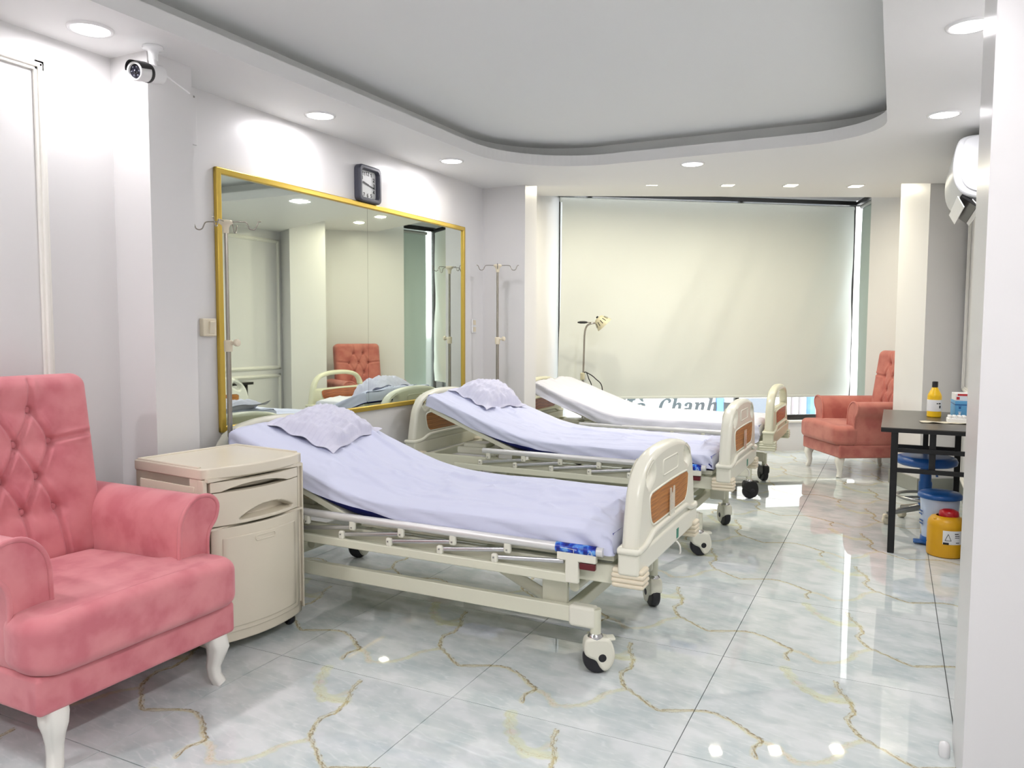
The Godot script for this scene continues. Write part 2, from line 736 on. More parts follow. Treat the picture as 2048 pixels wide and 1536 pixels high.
# rectangular moulding frame on a wall facing +x or -x
func moulding(parent: Node, x: float, out: float, y0: float, y1: float, z0: float, z1: float) -> void:
	for r in [[y0, y0, z0, z1], [y1, y1, z0, z1], [y0, y1, z0, z0], [y0, y1, z1, z1]]:
		var mb := MB.new()
		var w := 0.022
		var a := Vector3(x, r[0] - w, r[2] - w)
		var b := Vector3(x + out * 0.014, r[1] + w, r[3] + w)
		mb.rspan(a, b, 0.004)
		var c := Vector3(x + out * 0.008, r[0] - w * 0.45, r[2] - w * 0.45)
		var d := Vector3(x + out * 0.024, r[1] + w * 0.45, r[3] + w * 0.45)
		mb.rspan(c, d, 0.006)
		put(mb, "moulding_strip", mats["white paint gloss"], parent)


func room() -> void:
	# floor: grout bed and single tiles
	var mb := MB.new()
	mb.span(Vector3(-2.4, -0.12, 3.45), Vector3(2.4, -0.006, -8.0))
	var fl := structure(mb, "floor", mats["grout"])
	var g := 0.0016
	# top face carries the print
	var top := MB.new()
	top.span(Vector3(g, -0.008, -0.8 + g), Vector3(0.8 - g, 0.0, -g))
	for i in top.v.size():
		top.t[i] = Vector2(top.v[i].x / 0.8, 1.0 + top.v[i].z / 0.8)
	var mesh := top.mesh()
	for j in range(-4, 10):
		for i in range(-3, 3):
			if -j * 0.8 - 0.8 < -5.2 - 0.72 * (i * 0.8 + 1.6) - 1.4:
				continue
			piece(mesh, "tile", mats["marble tile"], fl, Vector3(i * 0.8, 0, -j * 0.8))
	# left side: panelled wall, pilaster, mirror wall, column, bay side
	var wl := wall_piece("wall_left", Vector3(-1.95, 0, 3.45), Vector3(WALL_X, 2.6, -3.7))
	moulding(wl, WALL_X, 1.0, 0.25, 2.37, 0.31, 1.9)
	wall_piece("wall_left_pilaster", Vector3(WALL_X - 0.01, 0, -0.019), Vector3(-1.517, 2.55, -0.25))
	wall_piece("wall_left_column", Vector3(WALL_X - 0.01, 0, -3.452), Vector3(-1.36, 2.7, -3.68))
	wall_piece("wall_left_bay", Vector3(-2.0, 0, -3.6), Vector3(-1.785, 2.95, -5.6))
	# behind the camera
	wall_piece("wall_back", Vector3(-2.0, 0, 3.45), Vector3(2.1, 2.9, 3.65))
	# right side
	var wr := wall_piece("wall_right", Vector3(RIGHT_X, 0, 3.5), Vector3(2.1, 2.95, -5.2))
	moulding(wr, RIGHT_X, -1.0, 0.86, 2.38, -4.9, -3.75)
	moulding(wr, RIGHT_X, -1.0, 0.16, 0.76, -4.9, -3.75)
	wall_piece("wall_right_pillar", Vector3(1.59, 0, -0.47), Vector3(2.0, 2.6, -0.1))
	wall_piece("wall_right_end", Vector3(RIGHT_X, 0, -5.1), Vector3(2.1, 2.95, -6.2))
	# angled column by the far armchair
	mb = MB.new()
	mb.xf = Transform3D(Basis(Vector3(1, 0, 0), Vector3(0, 0, -1), Vector3(0, 1, 0)), Vector3(0, 1.4, 0))
	mb.plate(PackedVector2Array([Vector2(1.385, 5.17), Vector2(1.595, 4.78), Vector2(1.94, 4.98), Vector2(1.94, 5.3)]), [], 2.8)
	structure(mb, "wall_right_column", mats["white wall paint"])
	# stone baseboards
	var bb := MB.new()
	for s in [[Vector2(1.385, -5.17), Vector2(1.595, -4.78)], [Vector2(1.595, -4.78), Vector2(1.9, -4.955)]]:
		var a: Vector2 = s[0]
		var b: Vector2 = s[1]
		var d := b - a
		bb.xf = Transform3D(Basis(Vector3.UP, -atan2(d.y, d.x)), Vector3((a.x + b.x) * 0.5, 0.06, (a.y + b.y) * 0.5))
		bb.rbox(Vector3(0, 0, 0.004), Vector3(d.length() + 0.014, 0.12, 0.024), 0.003)
	bb.xf = Transform3D.IDENTITY
	bb.rspan(Vector3(RIGHT_X - 0.012, 0, -4.94), Vector3(RIGHT_X + 0.004, 0.12, -0.5), 0.003)
	structure(bb, "baseboard_right", mats["baseboard stone"])
	var bl := MB.new()
	bl.rspan(Vector3(WALL_X - 0.004, 0, -3.44), Vector3(WALL_X + 0.012, 0.12, -0.26), 0.003)
	bl.rspan(Vector3(WALL_X - 0.004, 0, 0.0), Vector3(WALL_X + 0.012, 0.12, 3.45), 0.003)
	structure(bl, "baseboard_left", mats["baseboard stone"])
	ceiling()


func ceiling() -> void:
	# hanging border with a rounded tray in the middle
	var outer := PackedVector2Array([Vector2(-1.9, -3.5), Vector2(2.05, -3.5), Vector2(2.05, 5.03), Vector2(1.55, 4.74), Vector2(-1.37, 3.5), Vector2(-1.9, 3.5)])
	var hole := tray(0.0)
	var low := MB.new()
	low.xf = Transform3D(Basis(Vector3(1, 0, 0), Vector3(0, 0, -1), Vector3(0, 1, 0)), Vector3(0, CEIL + 0.0375, 0))
	low.plate(Geometry2D.clip_polygons(outer, hole)[0], [], 0.075)
	structure(low, "ceiling_border", mats["soffit paint"])
	var up := MB.new()
	up.xf = Transform3D(Basis(Vector3(1, 0, 0), Vector3(0, 0, -1), Vector3(0, 1, 0)), Vector3(0, CEIL + 0.12, 0))
	up.plate(Geometry2D.clip_polygons(outer, tray(0.13))[0], [], 0.09)
	structure(up, "ceiling_cove", mats["ceiling paint"])
	var top := MB.new()
	top.span(Vector3(-2.0, 2.665, 3.5), Vector3(2.1, 2.78, -3.6))
	structure(top, "ceiling", mats["ceiling paint"])
	# ceiling of the window bay, then the taller blind pocket
	var bay := MB.new()
	bay.xf = Transform3D(Basis(Vector3(1, 0, 0), Vector3(0, 0, -1), Vector3(0, 1, 0)), Vector3(0, 2.69, 0))
	bay.plate(PackedVector2Array([Vector2(-1.9, 3.2), Vector2(2.05, 4.9), Vector2(2.05, 6.55), Vector2(-1.9, 4.6)]), [], 0.12)
	structure(bay, "ceiling_bay", mats["soffit paint"])
	var pocket := MB.new()
	pocket.xf = Transform3D(Basis(Vector3(1, 0, 0), Vector3(0, 0, -1), Vector3(0, 1, 0)), Vector3(0, 2.9, 0))
	pocket.plate(PackedVector2Array([Vector2(-2.1, 4.3), Vector2(2.1, 6.2), Vector2(2.1, 8.2), Vector2(-2.1, 5.6)]), [], 0.1)
	structure(pocket, "ceiling_pocket", mats["ceiling paint"])


func tray(grow: float) -> PackedVector2Array:
	var p := [Vector2(-1.32 - grow, -3.8)]
	var xl := -1.205 - grow
	var zf := 3.0 + grow
	var xr := 1.3 + grow
	p.append(Vector2(-1.27 - grow, -0.4))
	p.append(Vector2(xl, 2.2))
	for k in range(1, 29):
		var an := PI - PI / 2 * k / 28.0
		p.append(Vector2(xl + 0.72 + 0.72 * cos(an), zf - 0.75 + 0.75 * sin(an)))
	for k in range(0, 25):
		var an := PI / 2 - PI / 2 * k / 24.0
		p.append(Vector2(xr - 0.5 + 0.5 * cos(an), zf - 0.42 + 0.42 * sin(an)))
	p.append(Vector2(xr, -3.8))
	var o := PackedVector2Array()
	for i in range(p.size() - 1, -1, -1):
		o.append(p[i])
	return o


# ------------------------------------------------------------------ window bay
const BAY := Vector3(-1.781, 0, -5.115)
const BAY_TURN := 0.6250        # the window wall runs off to the right and away
const BAY_LEN := 3.4


func bay_node(called: String) -> Node3D:
	var o := Node3D.new()
	o.name = numbered(called)
	add_child(o)
	o.position = BAY
	o.rotation.y = BAY_TURN
	return o


func window_bay() -> void:
	# local x runs along the wall, local +z looks into the room
	var w := bay_node("wall_window")
	w.set_meta("kind", "structure")
	var m: Material = mats["white wall paint"]
	var mb := MB.new()
	mb.span(Vector3(-0.3, 0, -0.2), Vector3(BAY_LEN + 0.15, 0.32, 0))
	put(mb, "parapet", m, w)
	mb = MB.new()
	mb.span(Vector3(-0.3, 2.76, -0.2), Vector3(BAY_LEN + 0.15, 2.98, 0))
	put(mb, "lintel", m, w)
	mb = MB.new()
	mb.rspan(Vector3(-0.02, 0.315, -0.12), Vector3(BAY_LEN + 0.01, 0.338, 0.03), 0.004)
	put(mb, "sill_board", mats["white paint gloss"], w)
	# window: dark frame, three panes
	var win := bay_node("window_1")
	win.set_meta("kind", "structure")
	var fr := MB.new()
	fr.span(Vector3(0, 0.338, -0.1), Vector3(BAY_LEN, 0.395, -0.05))
	fr.span(Vector3(0, 2.71, -0.1), Vector3(BAY_LEN, 2.76, -0.05))
	for x in [0.022, 0.36, 2.05, BAY_LEN - 0.022]:
		fr.span(Vector3(x - 0.022, 0.39, -0.1), Vector3(x + 0.022, 2.72, -0.05))
	put(fr, "window_frame", mats["dark frame"], win)
	var xs := [0.022, 0.36, 2.05, BAY_LEN - 0.022]
	for i in 3:
		var p := MB.new()
		p.span(Vector3(xs[i] + 0.02, 0.39, -0.078), Vector3(xs[i + 1] - 0.02, 2.715, -0.072))
		put(p, "pane", mats["window glass"], win)
	# wide roller blind, drawn almost to the sill
	var bl := thing("roller_blind", "wide off-white roller blind drawn down over the window", "blind", BAY, BAY_TURN)
	var hr := MB.new()
	hr.tube([Vector3(0.012, 2.655, 0.07), Vector3(3.29, 2.655, 0.07)], 0.026, 14)
	put(hr, "roller_tube", mats["blind cloth"], bl)
	var rail := MB.new()
	rail.rspan(Vector3(0.0, 2.69, 0.02), Vector3(BAY_LEN, 2.725, 0.11), 0.004)
	put(rail, "head_rail", mats["black plastic"], bl)
	var fab := MB.new()
	var rows := []
	var nz := FastNoiseLite.new()
	nz.seed = 3
	nz.frequency = 0.6
	for i in 41:
		var v := i / 40.0
		var row := []
		for j in 61:
			var u := j / 60.0
			var x := 0.03 + u * 3.255
			var sag := nz.get_noise_2d(x * 1.1 - (1.0 - v) * 0.9, v * 0.25) * 0.085
			var pull := 0.045 * sin((u * 2.2 + v * 0.8) * PI * 1.6) * v * smoothstep(0.45, 1.0, u)
			var edge := 0.02 * sin(v * 9.0) * (1.0 - smoothstep(0.0, 0.15, u)) * v
			row.append(Vector3(x - 0.04 * v * v * (1.0 - u), 2.67 - v * (2.05 - 0.006 * sin(u * 7.0)), 0.095 + (sag + pull + edge) * smoothstep(0.0, 0.3, v) * (1.0 - 0.7 * smoothstep(0.9, 1.0, v))))
		rows.append(row)
	fab.grid(rows, false, false, true)
	var back := []
	for r in rows:
		back.append(r.map(func(p): return p - Vector3(0, 0, 0.0012)))
	fab.grid(back, false, false, false)
	put(fab, "fabric", mats["blind cloth"], bl)
	var bar := MB.new()
	bar.rspan(Vector3(0.0, 0.605, 0.085), Vector3(3.285, 0.632, 0.107), 0.006)
	put(bar, "bottom_bar", mats["blind cloth"], bl)
	side_window()


const SIDE_TURN := -1.278       # the bay's return runs back towards the room
const SIDE_LEN := 0.66


func side_window() -> void:
	var at := BAY + Vector3(cos(BAY_TURN), 0, -sin(BAY_TURN)) * BAY_LEN
	var w := bay_node("wall_window_return")
	w.position = at
	w.rotation.y = SIDE_TURN
	w.set_meta("kind", "structure")
	for r in [[0.0, 0.32, "parapet"], [2.76, 2.98, "lintel"]]:
		var mb := MB.new()
		mb.span(Vector3(0, r[0], -0.2), Vector3(SIDE_LEN, r[1], 0))
		put(mb, r[2], mats["white wall paint"], w)
	var win := bay_node("window_2")
	win.position = at
	win.rotation.y = SIDE_TURN
	win.set_meta("kind", "structure")
	var fr := MB.new()
	fr.span(Vector3(0, 0.32, -0.1), Vector3(SIDE_LEN, 0.38, -0.05))
	fr.span(Vector3(0, 2.71, -0.1), Vector3(SIDE_LEN, 2.76, -0.05))
	for x in [0.0, SIDE_LEN - 0.04]:
		fr.span(Vector3(x, 0.38, -0.1), Vector3(x + 0.04, 2.72, -0.05))
	put(fr, "window_frame", mats["dark frame"], win)
	var p := MB.new()
	p.span(Vector3(0.03, 0.37, -0.078), Vector3(SIDE_LEN - 0.03, 2.715, -0.072))
	put(p, "pane", mats["window glass"], win)
	var b2 := thing("roller_blind", "narrow grey-green roller blind beside the wide blind", "blind", at, SIDE_TURN)
	var f2 := MB.new()
	var rows := []
	for i in 21:
		var v := i / 20.0
		var row := []
		for j in 13:
			row.append(Vector3(0.25 + j / 12.0 * 0.408, 2.655 - v * 2.2, 0.025 + 0.006 * sin(v * 5.0 + j * 0.5)))
		rows.append(row)
	f2.grid(rows, false, false, true)
	var back := []
	for r in rows:
		back.append(r.map(func(q): return q - Vector3(0, 0, 0.0012)))
	f2.grid(back, false, false, false)
	put(f2, "fabric", mats["grey green blind cloth"], b2)
	var br := MB.new()
	br.tube([Vector3(0.24, 2.655, 0.03), Vector3(0.655, 2.655, 0.03)], 0.022, 12)
	put(br, "roller_tube", mats["grey metal"], b2)
	var rl := MB.new()
	rl.rspan(Vector3(0.05, 2.69, 0.005), Vector3(SIDE_LEN, 2.725, 0.06), 0.004)
	put(rl, "head_rail", mats["black plastic"], b2)
	# diagonal wall from the side window to the right wall
	var e := at + Vector3(cos(SIDE_TURN), 0, -sin(SIDE_TURN)) * SIDE_LEN
	var inn := e + Vector3(sin(SIDE_TURN), 0, cos(SIDE_TURN)) * 0.05
	var dw := MB.new()
	dw.xf = Transform3D(Basis(Vector3(1, 0, 0), Vector3(0, 0, -1), Vector3(0, 1, 0)), Vector3(0, 1.48, 0))
	dw.plate(PackedVector2Array([Vector2(inn.x, -inn.z), Vector2(1.95, 5.78), Vector2(2.1, 6.0), Vector2(e.x + 0.16, -e.z + 0.12)]), [], 2.96)
	structure(dw, "wall_right_bay", mats["white wall paint"])


func lay(fac: Node, far: float, x0: float, x1: float, y0: float, y1: float, dz: float, m: Material, called: String) -> void:
	var q := MB.new()
	q.span(Vector3(x0, y0, far), Vector3(x1, y1, far + dz))
	put(q, called, m, fac)


# street side seen under and beside the blind
func outside() -> void:
	var far := -11.0
	var fac := bay_node("street_building")
	tag(fac, "pale building across the street with a lettered sign", "building")
	var w := MB.new()
	w.span(Vector3(-14, -5.0, far - 0.4), Vector3(16, 9.0, far))
	put(w, "facade", mat("facade plaster", rgb(236, 232, 222), 0.8), fac)
	var dk := mat("shop opening", rgb(74, 80, 84), 0.5)
	var bw := mat("blue band", rgb(104, 156, 214), 0.5)
	var sg := sub("shop_sign", fac)
	sg.set_meta("label", "white shop sign with dark script letters")
	var bd := MB.new()
	bd.span(Vector3(2.2, -1.6, far + 0.05), Vector3(6.68, 0.3, far + 0.15))
	put(bd, "board", mats["print white"], sg)
	var ink := mat("sign ink", rgb(44, 56, 62), 0.6)
	var sl := Basis(Vector3(1, 0, 0), Vector3(0.3, 1, 0), Vector3(0, 0, 1))
	text_part("Hà", "lettering", sg, ink, 0.44, Transform3D(sl, Vector3(4.4, -0.62, far + 0.16)), true, true, 0.02)
	text_part("Chanh", "lettering", sg, ink, 0.44, Transform3D(sl.scaled(Vector3(0.82, 1, 1)), Vector3(5.93, -0.62, far + 0.16)), true, true, 0.02)
	for x in [5.05, 5.22]:
		var dt := MB.new()
		dt.box(Vector3(x, -0.7, far + 0.16), Vector3(0.06, 0.04, 0.02))
		put(dt, "letter_dot", ink, sg)
	lay(fac, far, 6.7, 6.88, -3.0, 3.0, 0.2, bw, "blue_band")
	lay(fac, far, 6.88, 7.3, -3.0, -0.45, 0.05, dk, "shop_opening")
	lay(fac, far, 6.9, 7.28, -0.5, -0.4, 0.3, mats["print white"], "awning")
	lay(fac, far, 7.34, 8.3, -3.0, -0.42, 0.08, mat("shutter grey", rgb(120, 128, 136), 0.5), "shutter")
	for k in 5:
		lay(fac, far, 8.75 + k * 0.11, 8.8 + k * 0.11, -3.0, 1.0, 0.06, mat("poster print", rgb(150, 140, 140), 0.6) if k % 2 else mats["print white"], "poster_strip")
	lay(fac, far, 9.31, 9.45, -3.0, 3.0, 0.2, bw, "blue_band")
	var st := MB.new()
	st.span(Vector3(-14, -5.2, far), Vector3(16, -5.0, -0.4))
	var road := bay_node("street")
	road.set_meta("kind", "structure")
	put(st, "asphalt", mat("asphalt", rgb(120, 120, 118), 0.9), road)


# ------------------------------------------------------------------ lights
func downlight(at: Vector3, label: String, dia: float, color: Color, power: float, group: String, square := false) -> Node3D:
	var t := thing("ceiling_downlight", label, "light", at, 0.0, group)
	var glow := mat("cool led face" if not square else "warm led face", Color.WHITE, 0.5)
	glow.emission_enabled = true
	glow.emission = color
	glow.emission_energy_multiplier = 5.0
	var ring := MB.new()
	var face := MB.new()
	if square:
		t.rotation.y = BAY_TURN * 0.75
		ring.rbox(Vector3(0, -0.003, 0), Vector3(dia + 0.02, 0.012, dia + 0.02), 0.003)
		face.rbox(Vector3(0, -0.008, 0), Vector3(dia, 0.008, dia), 0.003)
	else:
		var r := dia * 0.5
		ring.lathe([Vector2(r - 0.006, -0.004), Vector2(r, -0.009), Vector2(r + 0.008, -0.007), Vector2(r + 0.012, 0.002)], 32)
		face.lathe([Vector2(0.0001, -0.006), Vector2(r - 0.004, -0.006), Vector2(r - 0.003, 0.0)], 32)
	put(ring, "trim_ring", mats["white plastic"], t)
	put(face, "led_face", glow, t)
	var l := AreaLight3D.new()
	l.name = "lamp_light"
	l.area_size = Vector2(dia * 0.88, dia * 0.88)
	l.area_normalize_energy = true
	l.area_range = 14.0
	l.light_color = color
	l.light_energy = power
	l.shadow_enabled = true
	t.add_child(l)
	l.position = Vector3(0, -0.016, 0)
	l.rotation.x = -PI / 2
	return t


func ceiling_lights() -> void:
	var cool := Color(1.0, 0.985, 1.0)
	var warm := Color(1.0, 0.965, 0.87)
	var spots := [
		[-1.51, -1.12, "round downlight in the ceiling border above the wall clock side of the mirror", 0.42],
		[-1.515, 0.24, "round downlight in the ceiling border beside the security camera", 0.3],
		[-1.44, -2.42, "round downlight in the ceiling border near the rounded tray corner by the mirror", 0.5],
		[0.055, -3.23, "round downlight in the ceiling border in front of the window bay", 1.2],
		[1.6, -1.22, "round downlight in the ceiling border by the white pillar", 1.0],
		[1.58, -2.57, "round downlight in the ceiling border above the air conditioner", 0.5],
		[-1.53, 1.6, "added unseen downlight in the ceiling border above the armchair's panelled wall", 0.8],  # from here down: lamps out of view, added to brighten the room
		[-1.54, 2.9, "added unseen downlight in the ceiling border at the back wall", 1.7],
		[1.6, 1.0, "added unseen downlight in the ceiling border behind the white pillar", 1.0],
		[1.6, 1.8, "added unseen downlight in the ceiling border along the right wall", 1.9],
	]
	for s in spots:
		downlight(Vector3(s[0], CEIL, s[1]), s[2], 0.15, cool, s[3], "round downlights in the ceiling border")
	for p in [[-1.16, -4.22, "next to the bay's left wall"], [-0.6, -4.5, "second from the bay's left wall"], [0.0, -4.82, "in the middle of its row in the window bay"], [0.5, -5.08, "second from the far column"], [1.02, -5.36, "closest to the far column"]]:
		downlight(Vector3(p[0], 2.63, p[1]), "small square warm ceiling light " + p[2], 0.1, warm, 0.7, "square downlights in the window bay", true)


# ------------------------------------------------------------------ mirror wall
func mirror_wall() -> void:
	var t := thing("wall_mirror", "large two-pane wall mirror in a thin gold frame", "mirror", Vector3(WALL_X, 0.78, -1.845))
	var y0 := 0.0
	var y1 := 1.36
	var hz := 1.268
	var fw := 0.034
	for r in [[Vector3(0, y1 - fw, -hz), Vector3(0.026, y1, hz)], [Vector3(0, y0, -hz), Vector3(0.026, y0 + fw, hz)], [Vector3(0, y0, hz - fw), Vector3(0.0262, y1, hz)], [Vector3(0, y0, -hz), Vector3(0.0262, y1, -hz + fw)]]:
		var mb := MB.new()
		mb.rspan(r[0], r[1], 0.007, 2)
		put(mb, "frame_rail", mats["gold"], t)
	for s in [[-hz + 0.02, -0.0008], [0.0008, hz - 0.02]]:
		var p := MB.new()
		p.span(Vector3(0.002, y0 + 0.02, s[0]), Vector3(0.012, y1 - 0.02, s[1]))
		put(p, "mirror_pane", mats["mirror silver"], t)
	# wall clock resting on the top of the mirror
	var c := thing("wall_clock", "square grey wall clock standing on the gold mirror frame", "clock", Vector3(WALL_X, 2.258, -1.84), PI / 2)
	var cb := MB.new()
	cb.xf.origin = Vector3(0, 0, 0.024)
	var hole := rounded_rect(0.176, 0.176, 0.02, 4)
	cb.plate(rounded_rect(0.235, 0.235, 0.034, 6), [hole], 0.048, 0.008, 2)
	put(cb, "case", mats["dark grey plastic"], c)
	var cf := MB.new()
	cf.box(Vector3(0, 0, 0.012), Vector3(0.18, 0.18, 0.014))
	put(cf, "dial", mats["clock face"], c)
	for h in 12:
		var an := deg_to_rad(90.0 - (h + 1) * 30.0)
		var d := Vector2(cos(an), sin(an))
		d = d / maxf(absf(d.x), absf(d.y)) * 0.068
		d = d.lerp(d.normalized() * 0.072, 0.35)
		text_part(str(h + 1), "numeral", c, mats["print black"], 0.024, Transform3D(Basis(), Vector3(d.x, d.y, 0.0195)), false, true)
	var hm := MB.new()
	hm.xf = Transform3D(Basis(Vector3.BACK, deg_to_rad(-13.0)), Vector3(0, 0, 0.022))
	hm.rspan(Vector3(-0.012, -0.0035, 0), Vector3(0.076, 0.0035, 0.001), 0.0004)
	put(hm, "minute_hand", mats["print black"], c)
	var hh := MB.new()
	hh.xf = Transform3D(Basis(Vector3.BACK, deg_to_rad(167.0)), Vector3(0, 0, 0.0235))
	hh.rspan(Vector3(-0.01, -0.0045, 0), Vector3(0.056, 0.0045, 0.001), 0.0004)
	put(hh, "hour_hand", mats["print black"], c)
	# switches and outlet
	switch_plate(Vector3(WALL_X, 1.325, -0.512), 0.086, 0.09, "beige rocker switch beside the gold mirror frame", mats["cream plastic"], 0.03)
	switch_plate(Vector3(WALL_X, 1.353, -3.285), 0.075, 0.115, "white socket plate on the strip of wall past the mirror", mats["white plastic"], 0.012)
	# cable cover left of the mirror, near the ceiling
	var k := thing("cable_cover", "small white cable cover by the pilaster under the ceiling", "cover", Vector3(WALL_X, 2.22, -0.44))
	var kb := MB.new()
	kb.rspan(Vector3(0, 0, -0.035), Vector3(0.012, 0.24, 0.035), 0.004)
	put(kb, "cover", mats["white wall paint"], k)
	for s in [Vector3(0.012, 0.27, 0.03), Vector3(0.012, 0.232, -0.02)]:
		var sc := MB.new()
		sc.rbox(s - Vector3(0.006, 0, 0), Vector3(0.014, 0.012, 0.012), 0.003)
		put(sc, "screw", mats["grey metal"], k)
	security_camera()
	iv_stand(Vector3(-1.575, 0, -0.49), "stainless drip pole set in the bed corner before the mirror's gold edge", true)
	iv_stand(Vector3(-1.512, 0, -3.262), "stainless drip stand standing by the column past the mirror", false)


func switch_plate(at: Vector3, w: float, h: float, label: String, m: Material, proud: float) -> void:
	var t := thing("light_switch" if proud > 0.02 else "wall_socket", label, "switch" if proud > 0.02 else "socket", at, PI / 2)
	var b := MB.new()
	b.rbox(Vector3(0, 0, proud * 0.5), Vector3(w, h, proud), 0.006, 2)
	put(b, "plate", m, t)
	var r := MB.new()
	if proud > 0.02:
		r.xf = Transform3D(Basis(Vector3.RIGHT, 0.18), Vector3(0.01, 0, proud))
		r.rbox(Vector3.ZERO, Vector3(w * 0.42, h * 0.7, 0.016), 0.004, 2)
		put(r, "rocker", m, t)
	else:
		for y in [-0.028, 0.028]:
			r = MB.new()
			r.rbox(Vector3(0, y, proud), Vector3(w * 0.6, 0.04, 0.004), 0.0015)
			put(r, "outlet", mats["cream plastic"], t)


func security_camera() -> void:
	var t := thing("security_camera", "white bullet security camera under the ceiling border", "camera", Vector3(-1.46, CEIL, -0.005))
	t.scale = Vector3.ONE * 1.15
	var b := MB.new()
	b.lathe([Vector2(0.0001, -0.05), Vector2(0.016, -0.05), Vector2(0.017, -0.03), Vector2(0.02, -0.014), Vector2(0.036, -0.009), Vector2(0.036, -0.009), Vector2(0.037, -0.003), Vector2(0.036, 0.0)], 24)
	put(b, "ceiling_mount", mats["white plastic"], t)
	var j := MB.new()
	j.tube([Vector3(0, -0.045, 0), Vector3(0.006, -0.066, 0.006), Vector3(0.012, -0.082, 0.01)], [0.014, 0.014, 0.017], 14)
	put(j, "swivel_joint", mats["white plastic"], t)
	var head := sub("camera_head", t, Vector3(0.006, -0.104, 0.036))
	var dir := Vector3(0.16, -0.2, 0.96).normalized()
	var xf := Transform3D(Basis.looking_at(-dir, Vector3.UP), Vector3.ZERO)     # local +z looks forward
	var body := MB.new()
	body.xf = xf * Transform3D(Basis(Vector3.RIGHT, PI / 2), Vector3.ZERO)       # lathe axis along +z
	body.lathe([Vector2(0.0001, -0.075), Vector2(0.026, -0.074), Vector2(0.034, -0.066), Vector2(0.034, -0.005)], 28)
	put(body, "housing", mats["white plastic"], head)
	var band := MB.new()
	band.xf = body.xf
	band.lathe([Vector2(0.0345, -0.005), Vector2(0.0352, -0.002), Vector2(0.0352, 0.006), Vector2(0.0345, 0.01)], 28)
	put(band, "black_band", mats["black plastic"], head)
	var fr := MB.new()
	fr.xf = body.xf
	fr.lathe([Vector2(0.034, 0.01), Vector2(0.034, 0.055), Vector2(0.032, 0.06), Vector2(0.026, 0.06), Vector2(0.026, 0.06), Vector2(0.0245, 0.05)], 28)
	put(fr, "front_ring", mats["white plastic"], head)
	var lens := MB.new()
	lens.xf = body.xf
	lens.lathe([Vector2(0.0255, 0.052), Vector2(0.02, 0.0535), Vector2(0.0001, 0.0545)], 28)
	put(lens, "lens_window", mat("lens black", rgb(12, 12, 26), 0.06), head)
	for k in 6:
		var an := TAU * k / 6
		var e := MB.new()
		e.xf = body.xf
		e.lathe([Vector2(0.0001, 0.056), Vector2(0.0032, 0.0555), Vector2(0.004, 0.053)], 8, Vector3(cos(an) * 0.016, 0, sin(an) * 0.016))
		put(e, "infrared_diode", mats["dark grey plastic"], head)
	var eye := MB.new()
	eye.xf = body.xf
	eye.lathe([Vector2(0.009, 0.053), Vector2(0.008, 0.058), Vector2(0.0001, 0.06)], 16)
	put(eye, "lens", mat("lens black", rgb(12, 12, 26), 0.06), head)
	# sun shield on the top half
	var sh := MB.new()
	var rows := []
	for i in 2:
		var row := []
		for q in 15:
			var an := deg_to_rad(lerpf(10.0, 170.0, q / 14.0))
			row.append(xf * Vector3(cos(an) * 0.0375, sin(an) * 0.0375, 0.012 + i * (0.062 - 0.012 * absf(q - 7.0) / 7.0)))
		rows.append(row)
	sh.grid(rows)
	put(sh, "sun_shield", mats["black plastic"], head)
	var an2 := MB.new()
	var a0 := xf * Vector3(0.02, 0.0, -0.07)
	an2.tube([a0, a0 + Vector3(0.045, -0.055, -0.075)], [0.004, 0.0028], 8)
	put(an2, "antenna", mats["white plastic"], t).position = head.position


